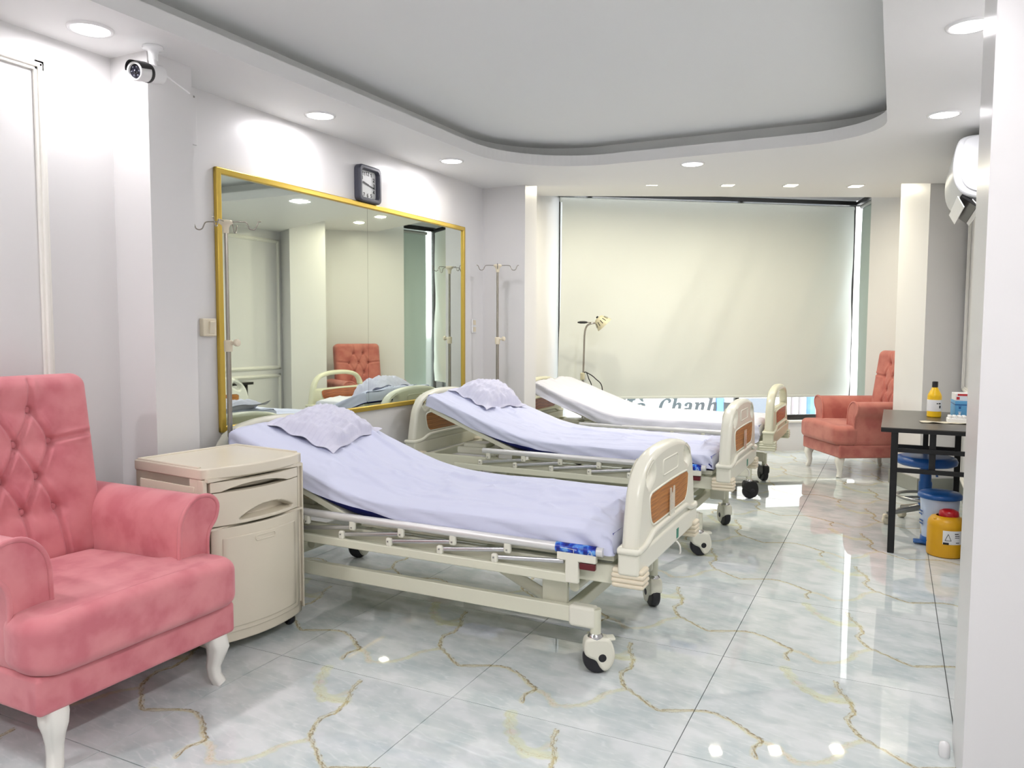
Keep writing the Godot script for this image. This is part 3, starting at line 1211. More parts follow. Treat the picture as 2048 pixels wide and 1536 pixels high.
func iv_stand(at: Vector3, label: String, in_socket: bool) -> void:
	var t := thing("drip_stand", label, "drip stand", at)
	var p := MB.new()
	p.tube([Vector3(0, 0.3 if in_socket else 0.02, 0), Vector3(0, 1.24, 0)], 0.0125, 14)
	put(p, "outer_pole", mats["stainless"], t)
	var u := MB.new()
	u.tube([Vector3(0, 1.2, 0), Vector3(0, 1.8, 0)], 0.0095, 14)
	put(u, "inner_pole", mats["stainless"], t)
	var cl := MB.new()
	cl.lathe([Vector2(0.012, 1.205), Vector2(0.02, 1.206), Vector2(0.021, 1.255), Vector2(0.019, 1.262), Vector2(0.009, 1.263)], 18)
	cl.tube([Vector3(0, 1.245, 0), Vector3(0.05, 1.25, -0.008)], 0.009, 10)
	put(cl, "clamp_collar", mats["cream plastic"], t)
	var kn := MB.new()
	kn.xf = Transform3D(Basis(Vector3.BACK, -PI / 2), Vector3(0.042, 1.25, -0.008))
	kn.lathe([Vector2(0.008, 0), Vector2(0.018, 0.001), Vector2(0.018, 0.016), Vector2(0.014, 0.02), Vector2(0.0001, 0.02)], 14)
	put(kn, "clamp_knob", mats["cream plastic"], t)
	var hub := MB.new()
	hub.lathe([Vector2(0.01, 1.785), Vector2(0.014, 1.787), Vector2(0.015, 1.81), Vector2(0.021, 1.825), Vector2(0.033, 1.832), Vector2(0.034, 1.842), Vector2(0.028, 1.848), Vector2(0.0001, 1.85)], 20)
	put(hub, "hook_hub", mats["cream plastic"], t)
	for k in 4:
		var an := deg_to_rad(27.0 + 90.0 * k)
		var d := Vector3(cos(an), 0, -sin(an))
		var pts := []
		for q in [[0.028, 1.84], [0.075, 1.841], [0.098, 1.838], [0.108, 1.822], [0.115, 1.808], [0.13, 1.802], [0.145, 1.808], [0.152, 1.824], [0.16, 1.84], [0.172, 1.842]]:
			pts.append(d * q[0] + Vector3(0, q[1], 0))
		var h := MB.new()
		h.tube(smooth_path(pts, 3), 0.003, 8)
		put(h, "hook", mats["stainless"], t)
	var f := MB.new()
	if in_socket:
		f.rspan(Vector3(-0.024, 0.3, -0.024), Vector3(0.024, 0.44, 0.06), 0.008, 2)
		put(f, "socket", mats["ivory paint"], t)
	else:
		f.lathe([Vector2(0.0001, 0.0), Vector2(0.1, 0.0), Vector2(0.104, 0.006), Vector2(0.1, 0.018), Vector2(0.03, 0.03), Vector2(0.016, 0.05)], 28)
		put(f, "weighted_foot", mats["cream plastic"], t)


# ------------------------------------------------------------------ beds
func lie(x: float) -> float:          # underside of the mattress along the bed, back section raised
	return 0.475 + 0.0385 * log(1.0 + exp((-0.75 - x) / 0.1))


func P(x: float, y: float, z: float) -> Vector3:
	return Vector3(x - BX, y, z)


func board_outline() -> PackedVector2Array:
	var half := [Vector2(0.452, 0.425), Vector2(0.455, 0.5), Vector2(0.447, 0.56), Vector2(0.43, 0.64), Vector2(0.408, 0.715), Vector2(0.365, 0.775), Vector2(0.29, 0.822), Vector2(0.16, 0.849), Vector2(0.0, 0.857)]
	var pts := []
	for p in half:
		pts.append(p)
	for i in range(half.size() - 2, -1, -1):
		pts.append(Vector2(-half[i].x, half[i].y))
	return PackedVector2Array(smooth_path(pts, 4))


func hand_hole(s: float) -> PackedVector2Array:
	var o := PackedVector2Array()
	for p in rounded_rect(0.1, 0.052, 0.024, 5):
		o.append(p.rotated(-0.42 * s) + Vector2(0.285 * s, 0.762))
	return o


# bed end board; local x = across the bed, y = up, z = thickness; out = +1 when the outside looks along +z
func bed_board(parent: Node3D, called: String, x: float, open: bool, old: bool, out: float, card: bool) -> void:
	var b := sub(called, parent, P(x, 0, 0))
	b.rotation.y = PI / 2
	var pm: Material = mats["aged ivory plastic"] if old else mats["ivory plastic"]
	var sh := MB.new()
	var holes := []
	if open:
		holes.append(PackedVector2Array(smooth_path([Vector2(0.36, 0.69), Vector2(0.345, 0.735), Vector2(0.29, 0.78), Vector2(0.15, 0.805), Vector2(0, 0.81), Vector2(-0.15, 0.805), Vector2(-0.29, 0.78), Vector2(-0.345, 0.735), Vector2(-0.36, 0.69), Vector2(-0.34, 0.675), Vector2(0, 0.675), Vector2(0.34, 0.675)], 3, true)))
	else:
		holes = [hand_hole(1.0), hand_hole(-1.0)]
	sh.plate(board_outline(), holes, 0.064, 0.022, 4)
	put(sh, "shell", pm, b)
	var sk := MB.new()
	sk.rbox(Vector3(0, 0.458, 0), Vector3(0.925, 0.09, 0.082), 0.012, 2)
	put(sk, "skirt", pm, b)
	# wavy bead round the board above the skirt
	var bead := []
	for sd in [1.0, -1.0]:
		var line := []
		for q in [[0.462, 0.506], [0.4, 0.507], [0.34, 0.514], [0.28, 0.534], [0.22, 0.541], [0.0, 0.542], [-0.22, 0.541], [-0.28, 0.534], [-0.34, 0.514], [-0.4, 0.507], [-0.462, 0.506]]:
			line.append(Vector3(q[0] * sd, q[1], 0.036 * sd))
		bead += smooth_path(line, 3)
	var bd := MB.new()
	bd.tube(bead, 0.0125, 10, false, true)
	put(bd, "bead", pm, b)
	for sd in [1.0, -1.0]:
		var wp := MB.new()
		var lowp := PackedVector2Array()
		var shape := [Vector2(0.3, 0.664), Vector2(0.282, 0.598), Vector2(0.25, 0.572), Vector2(0.2, 0.567), Vector2(-0.2, 0.567), Vector2(-0.25, 0.572), Vector2(-0.282, 0.598), Vector2(-0.3, 0.664), Vector2(-0.285, 0.684), Vector2(-0.24, 0.69), Vector2(0, 0.694), Vector2(0.24, 0.69), Vector2(0.285, 0.684)]
		if open:
			for i in shape.size():
				shape[i].y = 0.56 + (shape[i].y - 0.567) * 0.78
		lowp = PackedVector2Array(smooth_path(shape, 3, true))
		wp.xf.origin = Vector3(0, 0, 0.0325 * sd)
		wp.plate(lowp, [], 0.004, 0.001, 1)
		put(wp, "wood_panel", mats["red oak panel"] if old else mats["oak panel"], b)
		var rim := MB.new()
		rim.xf.origin = Vector3(0, 0, 0.031 * sd)
		rim.plate(rim.inset(lowp, -0.01), [lowp.duplicate()], 0.01, 0.003, 1)
		put(rim, "panel_rim", pm, b)
		if not open:
			var em := MB.new()
			var loop := []
			for p in rounded_rect(0.24, 0.062, 0.016, 4, Vector2(0, 0.765)):
				loop.append(Vector3(p.x, p.y, 0.0315 * sd))
			em.tube(loop, 0.0042, 6, false, true)
			put(em, "embossed_border", pm, b)
	if card:
		var cd := MB.new()
		cd.xf.origin = Vector3(0.0, 0.61, 0.042 * out)
		cd.plate(PackedVector2Array([Vector2(-0.035, -0.06), Vector2(0.035, -0.06), Vector2(0.035, 0.06), Vector2(0.02, 0.06), Vector2(0.012, 0.035), Vector2(-0.012, 0.035), Vector2(-0.02, 0.06), Vector2(-0.035, 0.06)]), [], 0.004)
		cd.box(Vector3(0, -0.02, -0.006 * out), Vector3(0.012, 0.012, 0.01))
		put(cd, "card_holder", mats["clear acrylic"], b)
		var gs := MB.new()
		gs.rbox(Vector3(0.1 * out, 0.45, 0.0415 * out), Vector3(0.034, 0.042, 0.002), 0.0008)
		put(gs, "green_sticker", mats["sticker green"], b)
		var hk := MB.new()
		hk.tube(smooth_path([Vector3(0.1, 0.42, 0.03 * out), Vector3(0.1, 0.4, 0.05 * out), Vector3(0.1, 0.375, 0.055 * out), Vector3(0.1, 0.36, 0.052 * out)], 4), 0.004, 8)
		put(hk, "hook", mats["white paint gloss"], b)


func caster(parent: Node3D, x: float, z: float, turn: float, old := false) -> void:
	var c := sub("caster", parent, P(x, 0, z))
	c.rotation.y = turn
	var hm: Material = mats["black plastic"] if old else mats["ivory plastic"]
	var h := MB.new()
	var out := PackedVector2Array(smooth_path([Vector2(0.034, 0.142), Vector2(0.056, 0.13), Vector2(0.071, 0.09), Vector2(0.07, 0.05), Vector2(0.052, 0.02), Vector2(0.03, 0.012), Vector2(0.014, 0.026), Vector2(-0.002, 0.052), Vector2(-0.03, 0.066), Vector2(-0.046, 0.085), Vector2(-0.044, 0.128), Vector2(-0.024, 0.143)], 4, true))
	h.plate(out, [], 0.062, 0.012, 3)
	put(h, "housing", hm, c)
	var w := MB.new()
	w.xf = Transform3D(Basis(Vector3.RIGHT, PI / 2), Vector3(0.008, 0.058, 0))
	w.lathe([Vector2(0.0001, -0.021), Vector2(0.05, -0.021), Vector2(0.056, -0.016), Vector2(0.058, 0.0), Vector2(0.056, 0.016), Vector2(0.05, 0.021), Vector2(0.0001, 0.021)], 28)
	put(w, "wheel", mats["black rubber"], c)
	for s in [1.0, -1.0]:
		var hb := MB.new()
		hb.xf = Transform3D(Basis(Vector3.RIGHT, PI / 2 * s), Vector3(0.022, 0.066, 0.031 * s))
		hb.lathe([Vector2(0.016, -0.004), Vector2(0.0155, 0.001), Vector2(0.012, 0.0022), Vector2(0.0001, 0.001)], 18)
		put(hb, "hub_cap", mats["black rubber"], c)
	var col := MB.new()
	col.lathe([Vector2(0.03, 0.135), Vector2(0.031, 0.142), Vector2(0.026, 0.15), Vector2(0.02, 0.155), Vector2(0.0195, 0.165)], 20)
	put(col, "swivel_ring", mats["chrome"], c)
	var bk := MB.new()
	bk.rspan(Vector3(0.03, 0.128, -0.02), Vector3(0.075, 0.14, 0.02), 0.004)
	put(bk, "brake_pedal", hm, c)
	var st := MB.new()
	st.tube([Vector3(0, 0.15, 0), Vector3(0, 0.25, 0)], 0.021, 14)
	put(st, "stem", mats["ivory paint"], c)


func side_rail(bed: Node3D, z: float, s: float, y: float, label: bool) -> void:
	var r := sub("side_rail", bed)
	var top := MB.new()
	top.tube([P(-1.03, y + 0.487, z), P(0.43, y + 0.487, z)], 0.0155, 14, true, false, Vector2(1.0, 1.15))
	put(top, "top_tube", mats["brushed rail"], r)
	var low := MB.new()
	low.rspan(P(-1.25, y + 0.352, z - 0.012), P(0.29, y + 0.39, z + 0.012), 0.006)
	put(low, "bottom_bar", mats["ivory paint"], r)
	var tops := [-0.99, -0.735, -0.478, -0.222, 0.03]
	var lows := [-1.05, -0.795, -0.54, -0.284, -0.028]
	for i in 5:
		var br := MB.new()
		br.rspan(P(tops[i] - 0.016, y + 0.432, z - 0.011), P(tops[i] + 0.016, y + 0.48, z + 0.011), 0.01, 2)
		put(br, "upper_bracket", mats["ivory plastic"], r)
		var pv := MB.new()
		pv.rspan(P(lows[i] - 0.015, y + 0.385, z - 0.011), P(lows[i] + 0.015, y + 0.425, z + 0.011), 0.01, 2)
		put(pv, "lower_bracket", mats["ivory plastic"], r)
		var bar := MB.new()
		var a := P(lows[i] + 0.005, y + 0.408, z - 0.004 * s)
		var nx: float = tops[i + 1] if i < 4 else 0.27
		var e := P(nx, y + 0.446 if i < 4 else y + 0.432, z - 0.004 * s)
		bar.tube([a, e], 0.008, 8, true, false, Vector2(0.7, 1.2))
		put(bar, "link_bar", mats["aluminium"], r)
		for q in [P(tops[i], y + 0.447, z + 0.0115 * s), P(lows[i], y + 0.41, z + 0.0115 * s)]:
			var rv := MB.new()
			rv.rbox(q, Vector3(0.007, 0.007, 0.003), 0.001)
			put(rv, "rivet", mats["grey metal"], r)
	# latch bracket at the foot end
	var tb := MB.new()
	tb.rspan(P(0.245, y + 0.44, z - 0.013), P(0.405, y + 0.474, z + 0.013), 0.006)
	tb.rspan(P(0.28, y + 0.355, z - 0.01), P(0.335, y + 0.45, z + 0.013), 0.006)
	put(tb, "latch_bracket", mats["ivory plastic"], r)
	var rl := MB.new()
	rl.rspan(P(0.337, y + 0.412, z - 0.012), P(0.4, y + 0.438, z + 0.008), 0.004)
	put(rl, "release_lever", mats["maroon plastic"], r)
	if label:
		var lb := MB.new()
		lb.tube([P(0.24, y + 0.487, z), P(0.405, y + 0.487, z)], 0.0172, 14, false, false, Vector2(1.0, 1.15))
		put(lb, "printed_label", mats["blue label print"], r)
		var tri := MB.new()
		var c := P(0.385, y + 0.484, z + 0.0205 * s)
		tri.tube([c + Vector3(-0.009, -0.008, 0), c + Vector3(0.009, -0.008, 0), c + Vector3(0, 0.008, -0.002 * s)], 0.0012, 5, false, true)
		tri.tube([P(0.262, y + 0.492, z + 0.0186 * s), P(0.33, y + 0.488, z + 0.0186 * s)], 0.0009, 5)
		tri.tube([P(0.318, y + 0.487, z + 0.0188 * s), P(0.318, y + 0.475, z + 0.0178 * s)], 0.0009, 5)
		put(tri, "label_mark", mats["print white"], r)


func hospital_bed(label: String, zc: float, lift: float, old := false) -> Node3D:
	var t := thing("hospital_bed", label, "bed", Vector3(BX, 0, zc), 0.0, "hospital beds along the mirror wall")
	var ip: Material = mats["ivory paint"]
	var y := lift
	# lower base
	for s in [1.0, -1.0]:
		var lb := MB.new()
		lb.rspan(P(-1.3, 0.185, s * 0.4 - 0.016), P(0.29, 0.248, s * 0.4 + 0.016), 0.005)
		put(lb, "base_beam", ip, t)
	for x in [-1.28, 0.27]:
		var cb := MB.new()
		cb.rspan(P(x - 0.02, 0.19, -0.4), P(x + 0.02, 0.24, 0.4), 0.005)
		put(cb, "base_crossbar", ip, t)
	for x in [-1.345, 0.335]:
		for s in [1.0, -1.0]:
			var ec := MB.new()
			ec.rbox(P(x, 0.215, s * 0.4), Vector3(0.11, 0.085, 0.052), 0.014, 2)
			put(ec, "base_corner_cap", mats["ivory plastic"], t)
	caster(t, 0.385, 0.4, 0.55, old)
	caster(t, 0.385, -0.4, 2.2, old)
	caster(t, -1.37, 0.4, 0.4, old)
	caster(t, -1.37, -0.4, 0.9, old)
	# lifting linkage between base and frame
	for s in [1.0, -1.0]:
		for x in [0.2, -1.16]:
			var up := MB.new()
			up.rspan(P(x - 0.055, 0.235, s * 0.36 - 0.012), P(x + 0.055, 0.4 + y, s * 0.36 + 0.012), 0.006)
			put(up, "upright_plate", ip, t)
			var ar := MB.new()
			ar.tube([P(x - 0.27, 0.335 + y, s * 0.33), P(x - 0.02, 0.225, s * 0.33)], 0.026, 10, true, false, Vector2(0.35, 1.0))
			put(ar, "lift_arm", ip, t)
			var bt := MB.new()
			bt.xf = Transform3D(Basis(Vector3.RIGHT, PI / 2 * s), P(x - 0.255, 0.333 + y, s * 0.345))
			bt.lathe([Vector2(0.012, 0.0), Vector2(0.012, 0.006), Vector2(0.009, 0.009), Vector2(0.0001, 0.009)], 14)
			put(bt, "pivot_bolt", mats["grey metal"], t)
	for x in [0.28, -1.05]:
		var tq := MB.new()
		tq.tube([P(x, 0.31 + y * 0.5, -0.36), P(x, 0.31 + y * 0.5, 0.36)], 0.022, 12)
		put(tq, "torsion_tube", ip, t)
	var scr := MB.new()
	scr.tube([P(0.5, 0.36 + y, 0.12), P(-0.3, 0.33 + y, 0.12)], 0.014, 10)
	scr.tube([P(0.5, 0.36 + y, -0.12), P(-0.6, 0.36 + y, -0.12)], 0.014, 10)
	put(scr, "crank_shaft", mats["grey metal"], t)
	# upper frame
	for s in [1.0, -1.0]:
		var ub := MB.new()
		ub.rspan(P(-1.55, 0.36 + y, s * 0.4 - 0.016), P(0.5, 0.432 + y, s * 0.4 + 0.016), 0.006)
		put(ub, "frame_beam", ip, t)
	for x in [-1.5, -0.72, -0.1, 0.45]:
		var cb := MB.new()
		cb.rspan(P(x - 0.018, 0.375 + y, -0.4), P(x + 0.018, 0.425 + y, 0.4), 0.005)
		put(cb, "frame_crossbar", ip, t)
	for x in [-1.575, 0.525]:
		for s in [1.0, -1.0]:
			var bm := MB.new()
			for k in 4:
				bm.rbox(P(x, 0.374 + y + k * 0.018, s * 0.415), Vector3(0.13 - 0.004 * absf(k - 1.5), 0.02, 0.086 - 0.004 * absf(k - 1.5)), 0.01, 2)
			put(bm, "corner_bumper", mats["cream plastic"] if not old else mats["aged ivory plastic"], t)
	# mattress deck: flat part and raised back section
	var dk := MB.new()
	dk.rspan(P(-0.72, 0.445 + y, -0.41), P(0.46, 0.47 + y, 0.41), 0.005)
	put(dk, "seat_deck", ip, t)
	var an := atan(0.385)
	var bs := MB.new()
	bs.xf = Transform3D(Basis(Vector3.BACK, -an), P(-0.745, 0.458 + y, 0))
	for s in [1.0, -1.0]:
		bs.rspan(Vector3(-0.77, -0.014, s * 0.4 - 0.02), Vector3(0.0, 0.016, s * 0.4 + 0.02), 0.005)
	bs.rspan(Vector3(-0.77, -0.012, -0.4), Vector3(-0.73, 0.014, 0.4), 0.005)
	bs.rspan(Vector3(-0.75, 0.002, -0.39), Vector3(0.0, 0.01, 0.39), 0.003)
	put(bs, "back_section", ip, t)
	var pr := MB.new()
	pr.tube([P(-0.6, 0.4 + y, 0), P(-1.1, 0.56 + y, 0)], 0.012, 10)
	put(pr, "back_prop", mats["grey metal"], t)
	var hs := MB.new()
	hs.rspan(P(-1.32, 0.425 + y, 0.12), P(-1.02, 0.475 + y, 0.3), 0.015, 2)
	hs.rspan(P(-1.28, 0.47 + y, 0.14), P(-1.1, 0.5 + y, 0.28), 0.012, 2)
	put(hs, "lift_housing", mats["ivory plastic"], t)
	# end boards and rails
	bed_board(t, "footboard", 0.53, old, old, 1.0, not old)
	t.get_node("footboard").position.y = y
	bed_board(t, "headboard", -1.6, old, old, -1.0, false)
	t.get_node("headboard").position.y = y
	side_rail(t, 0.45, 1.0, y, not old)
	side_rail(t, -0.45, -1.0, y, false)
	return t


func fold(x: float, z: float, lines: Array) -> float:
	var h := 0.0
	var p := Vector2(x, z)
	for l in lines:
		var a := Vector2(l[0], l[1])
		var b := Vector2(l[2], l[3])
		var q := Geometry2D.get_closest_point_to_segment(p, a, b)
		var along := (q - a).length() / (b - a).length()
		var d: float = p.distance_to(q) / (l[5] * 0.55)
		h += l[4] * exp(-d * d) * (0.25 + 0.75 * sin(PI * clampf(along, 0.02, 0.98)))
	return h


func mattress(label: String, zc: float, lift: float, seed_: int, cloth: Material, lines: Array, drape: bool) -> Node3D:
	var t := thing("mattress", label, "mattress", Vector3(BX, 0.47 + lift, zc), 0.0, "mattresses on the hospital beds")
	var oy := -0.47
	var nz := FastNoiseLite.new()
	nz.seed = seed_
	nz.frequency = 1.0
	nz.fractal_octaves = 3
	var x0 := -1.49
	var x1 := 0.468
	var w := 0.428
	# foam core in blue cover
	var pad := MB.new()
	var rows := []
	for i in 41:
		var x := lerpf(x0 + 0.012, x1 - 0.012, i / 40.0)
		var yb := lie(x) + oy
		var row := []
		for q in [[w - 0.008, 0.004], [w - 0.006, 0.06], [w - 0.02, 0.078], [-(w - 0.02), 0.078], [-(w - 0.006), 0.06], [-(w - 0.008), 0.004]]:
			row.append(P(x, yb + q[1], q[0]))
		rows.append(row)
	pad.grid(rows, true, false, true)
	put(pad, "foam_pad", mats["mattress blue"], t)
	# sheet: side, top, side, with folded ends
	var sh := MB.new()
	rows = []
	var nx := 220
	var ends := [[0.0, 0.02], [0.004, 0.35], [0.01, 0.72], [0.026, 0.93]]
	var stations := []
	for e in ends:
		stations.append([x0 + e[0], e[1]])
	for i in nx + 1:
		stations.append([lerpf(x0 + 0.05, x1 - 0.05, float(i) / nx), 1.0])
	for i in 4:
		stations.append([x1 - ends[3 - i][0], ends[3 - i][1]])
	for s in stations:
		var x: float = s[0]
		var f: float = s[1]
		var yb := lie(x) + oy
		var row := []
		var bump := 0.03 * exp(-pow((x + 0.66) / 0.26, 2.0))                 # sheet pulled up at the bend
		var hem := 0.004 + bump + 0.012 * nz.get_noise_2d(x * 2.0, 40.0)
		if drape:
			hem = -0.02 + 0.02 * nz.get_noise_2d(x * 2.0, 40.0) - 0.04 * smoothstep(-0.9, -0.1, x)
		for k in 7:
			var v := k / 6.0
			var yy := lerpf(hem, 0.083, v)
			var out := 0.006 + 0.011 * nz.get_noise_2d(x * 3.2 + v * 1.2, 7.0)
			if drape:
				out = 0.016 + 0.05 * nz.get_noise_2d(x * 2.4 + v * 2.4, v * 0.3 + 9.0) * (1.0 - 0.6 * v) + 0.015 * (1.0 - v)
			else:
				var cr := smoothstep(0.05, 0.4, x)
				out += 0.012 * cr * sin(x * 46.0 + v * 5.0 + 2.0 * nz.get_noise_1d(x * 3.0)) * (1.0 - 0.5 * v)
			row.append(P(x, yb + yy * maxf(f, 0.12), (w + out) * (0.985 + 0.015 * f)))
		var m := 84
		for k in m + 1:
			var z := lerpf(w - 0.006, -(w - 0.006), float(k) / m)
			var e := absf(z) / w
			var top := 0.095 + 0.007 * (1.0 - e * e) - 0.009 * pow(e, 18.0)
			var wr := nz.get_noise_2d(x * 1.2 + z * 0.9, z * 2.4 - x * 0.5) * 0.014 + nz.get_noise_2d(x * 4.0 + z * 2.0, z * 7.0 - x * 2.0 + 50.0) * 0.004
			var rg := 1.0 - absf(nz.get_noise_2d(x * 1.1 + z * 1.4 + 20.0, z * 2.6 - x * 0.9))
			wr += 0.02 * pow(rg, 7.0) * (1.0 - 0.6 * e) - 0.003
			var fo := 1.7 * fold(x, z, lines)
			row.append(P(x, yb + (top + wr * (1.0 - e * e * 0.6) + fo) * f, z))
		for k in 7:
			var v := 1.0 - k / 6.0
			var out := 0.006 + 0.01 * nz.get_noise_2d(x * 3.0, 90.0)
			row.append(P(x, yb + lerpf(0.006, 0.083, v) * maxf(f, 0.12), -(w + out) * (0.985 + 0.015 * f)))
		rows.append(row)
	sh.grid(rows, false, false, true)
	put(sh, "sheet", cloth, t)
	return t


func pillow(label: String, at: Vector3, turn: float, tilt: float, sx: float, sz: float, thick: float, seed_: int) -> void:
	var t := thing("pillow", label, "pillow", at, 0.0, "pillows on the beds")
	t.basis = Basis(Vector3.BACK, -tilt) * Basis(Vector3.UP, turn)
	var nz := FastNoiseLite.new()
	nz.seed = seed_
	nz.frequency = 1.0
	var mb := MB.new()
	var m := 48
	for side in [1.0, -1.0]:
		var rows := []
		for i in m + 1:
			var u := lerpf(-1, 1, float(i) / m)
			var row := []
			for j in m + 1:
				var v := lerpf(-1, 1, float(j) / m)
				var uu := clampf(absf(u) / 0.88, 0, 1)
				var vv := clampf(absf(v) / 0.9, 0, 1)
				var h := pow(maxf(1.0 - pow(uu, 2.6), 0.0), 0.62) * pow(maxf(1.0 - pow(vv, 3.2), 0.0), 0.6)
				var wr := nz.get_noise_2d(u * 2.6 + v, v * 3.0) * 0.03 * sqrt(h) + absf(nz.get_noise_2d(u * 5.0 + 9.0, v * 4.0 - u * 3.0)) * -0.008 * sqrt(h)
				var y: float = h * thick * (0.8 if side > 0 else 0.2) * side
				if side > 0:
					y += wr
				var pinch := 1.0 - 0.1 * (1.0 - v * v) * u * u - 0.0
				var pz := 1.0 - 0.07 * (1.0 - u * u) * v * v
				var hemw := 0.008 * sin(u * 9.0 + v * 7.0) * (1.0 - h)
				row.append(Vector3(u * sx * 0.5 * pinch, y + hemw + 0.014 + 0.0012 * side, v * sz * 0.5 * pz))
			rows.append(row)
		mb.grid(rows, false, false, side < 0)
	put(mb, "pillowcase", mats["pillow cotton"], t)


func beds() -> void:
	hospital_bed("ivory hospital bed next to the bedside cabinet", -0.83, 0.0)
	hospital_bed("ivory hospital bed standing between the other two beds", -2.58, 0.04)
	hospital_bed("yellowed ivory hospital bed with open-top end boards beside the window", -4.32, 0.03, true)
	mattress("lavender sheeted mattress on the bed next to the bedside cabinet", -0.83, 0.0, 3, mats["bed sheet"], [[-1.35, -0.36, -0.78, -0.2, 0.012, 0.03], [-0.78, -0.2, -0.3, -0.16, 0.01, 0.034], [-0.95, -0.05, -0.35, 0.12, 0.007, 0.026], [-1.25, 0.12, -0.5, 0.3, 0.007, 0.024], [-0.3, -0.16, 0.25, -0.02, 0.006, 0.04], [0.46, 0.38, 0.1, 0.3, 0.006, 0.024], [0.46, -0.1, 0.32, 0.12, 0.006, 0.02], [-1.1, 0.0, -0.2, 0.18, 0.008, 0.03], [-0.95, 0.2, -0.15, 0.3, 0.006, 0.025], [-0.45, -0.12, 0.3, -0.2, 0.008, 0.035], [0.2, -0.25, 0.45, 0.1, 0.005, 0.03], [0.44, 0.36, 0.25, 0.1, 0.007, 0.02], [0.44, 0.3, 0.34, 0.0, 0.007, 0.018], [0.44, 0.25, 0.4, -0.1, 0.006, 0.018], [-0.4, 0.34, 0.3, 0.28, 0.006, 0.04]], false)
	mattress("lavender sheeted mattress on the middle hospital bed", -2.58, 0.04, 8, mats["bed sheet"], [[-0.5, 0.1, 0.3, 0.15, 0.005, 0.03], [-0.9, -0.2, 0.1, 0.05, 0.006, 0.03], [0.3, -0.35, 0.36, 0.3, 0.009, 0.02], [-0.2, 0.3, 0.35, 0.25, 0.005, 0.03]], false)
	mattress("off-white sheeted mattress on the bed beside the window", -4.32, 0.03, 15, mats["off white sheet"], [[-0.3, 0.2, 0.4, 0.25, 0.005, 0.04]], true)
	pillow("white pillow flopped askew on the bed next to the bedside cabinet", Vector3(-1.315, 0.79, -0.9), 0.22, atan(0.385), 0.4, 0.58, 0.1, 4)
	pillow("plump white pillow on the middle hospital bed", Vector3(-1.27, 0.815, -2.64), -0.1, atan(0.385), 0.36, 0.54, 0.15, 9)
	floor_lamp()


func floor_lamp() -> void:
	var t := thing("heat_lamp", "cream gooseneck heat lamp standing behind the bed by the window", "lamp", Vector3(-1.42, 0, -4.96))
	var p := MB.new()
	p.tube([Vector3(0, 0.1, 0), Vector3(0, 0.88, 0)], 0.014, 12)
	put(p, "lower_pole", mats["grey metal"], t)
	var cl := MB.new()
	cl.rbox(Vector3(-0.005, 0.86, 0), Vector3(0.04, 0.075, 0.04), 0.01, 2)
	put(cl, "clamp", mats["lamp enamel"], t)
	var g := MB.new()
	g.tube(smooth_path([Vector3(0, 0.84, 0), Vector3(0.005, 1.1, -0.003), Vector3(0.01, 1.29, -0.005), Vector3(0.03, 1.365, -0.015), Vector3(0.075, 1.392, -0.035), Vector3(0.12, 1.395, -0.055)], 6), 0.0095, 12)
	put(g, "gooseneck", mats["stainless"], t)
	var head := sub("lamp_head", t, Vector3(0.165, 1.405, -0.075))
	var ax := Vector3(0.62, -0.72, -0.3).normalized()
	var q := Quaternion(Vector3.UP, ax)
	var sh := MB.new()
	sh.xf = Transform3D(Basis(q), Vector3.ZERO)
	sh.lathe([Vector2(0.0001, -0.06), Vector2(0.03, -0.06), Vector2(0.048, -0.05), Vector2(0.062, -0.02), Vector2(0.086, 0.035), Vector2(0.088, 0.042), Vector2(0.088, 0.042), Vector2(0.08, 0.04), Vector2(0.03, -0.03), Vector2(0.0001, -0.035)], 28)
	put(sh, "shade", mats["lamp enamel"], head)
	for i in 12:
		var an := TAU * i / 12.0
		var v := MB.new()
		v.xf = sh.xf * Transform3D(Basis(Vector3.UP, an), Vector3.ZERO)
		v.tube([Vector3(0.0595, -0.028, 0), Vector3(0.0765, 0.01, 0)], 0.004, 6, true, false, Vector2(1.0, 0.5))
		put(v, "vent_slot", mats["black plastic"], head)
	var kn := MB.new()
	kn.xf = sh.xf
	kn.lathe([Vector2(0.012, -0.075), Vector2(0.012, -0.06)], 12)
	kn.lathe([Vector2(0.0001, -0.076), Vector2(0.012, -0.075)], 12)
	put(kn, "top_knob", mats["black plastic"], head)
	var hd := MB.new()
	hd.tube([Vector3(0.11, 1.4, -0.05), Vector3(0.03, 1.402, -0.012)], 0.005, 8)
	put(hd, "handle_rod", mats["stainless"], t)
	var hg := MB.new()
	hg.tube([Vector3(0.035, 1.402, -0.014), Vector3(0.01, 1.402, -0.004), Vector3(-0.03, 1.402, 0.014), Vector3(-0.055, 1.402, 0.026)], [0.008, 0.013, 0.013, 0.006], 10)
	put(hg, "handle_grip", mats["black plastic"], t)
	for s in [[0.06, 0.0], [0.12, -0.03]]:
		var cb := MB.new()
		cb.tube(smooth_path([Vector3(0.005, 0.895, 0), Vector3(0.03, 0.9, -0.01), Vector3(s[0], 0.84, s[1]), Vector3(s[0] * 1.6, 0.72, s[1] * 1.4), Vector3(s[0] * 1.2, 0.3, s[1]), Vector3(0.02, 0.12, 0.0)], 6), 0.005, 8)
		put(cb, "cable", mats["cable"], t)
	for k in 5:
		var an := TAU * k / 5
		var d := Vector3(cos(an), 0, sin(an)) * 0.15
		var f := MB.new()
		f.tube([Vector3(0, 0.12, 0), d * 0.5 + Vector3(0, 0.085, 0), d + Vector3(0, 0.05, 0)], 0.014, 8)
		f.lathe([Vector2(0.0001, 0.0), Vector2(0.02, 0.002), Vector2(0.022, 0.03), Vector2(0.0001, 0.05)], 12, d)
		put(f, "foot", mats["lamp enamel"], t)


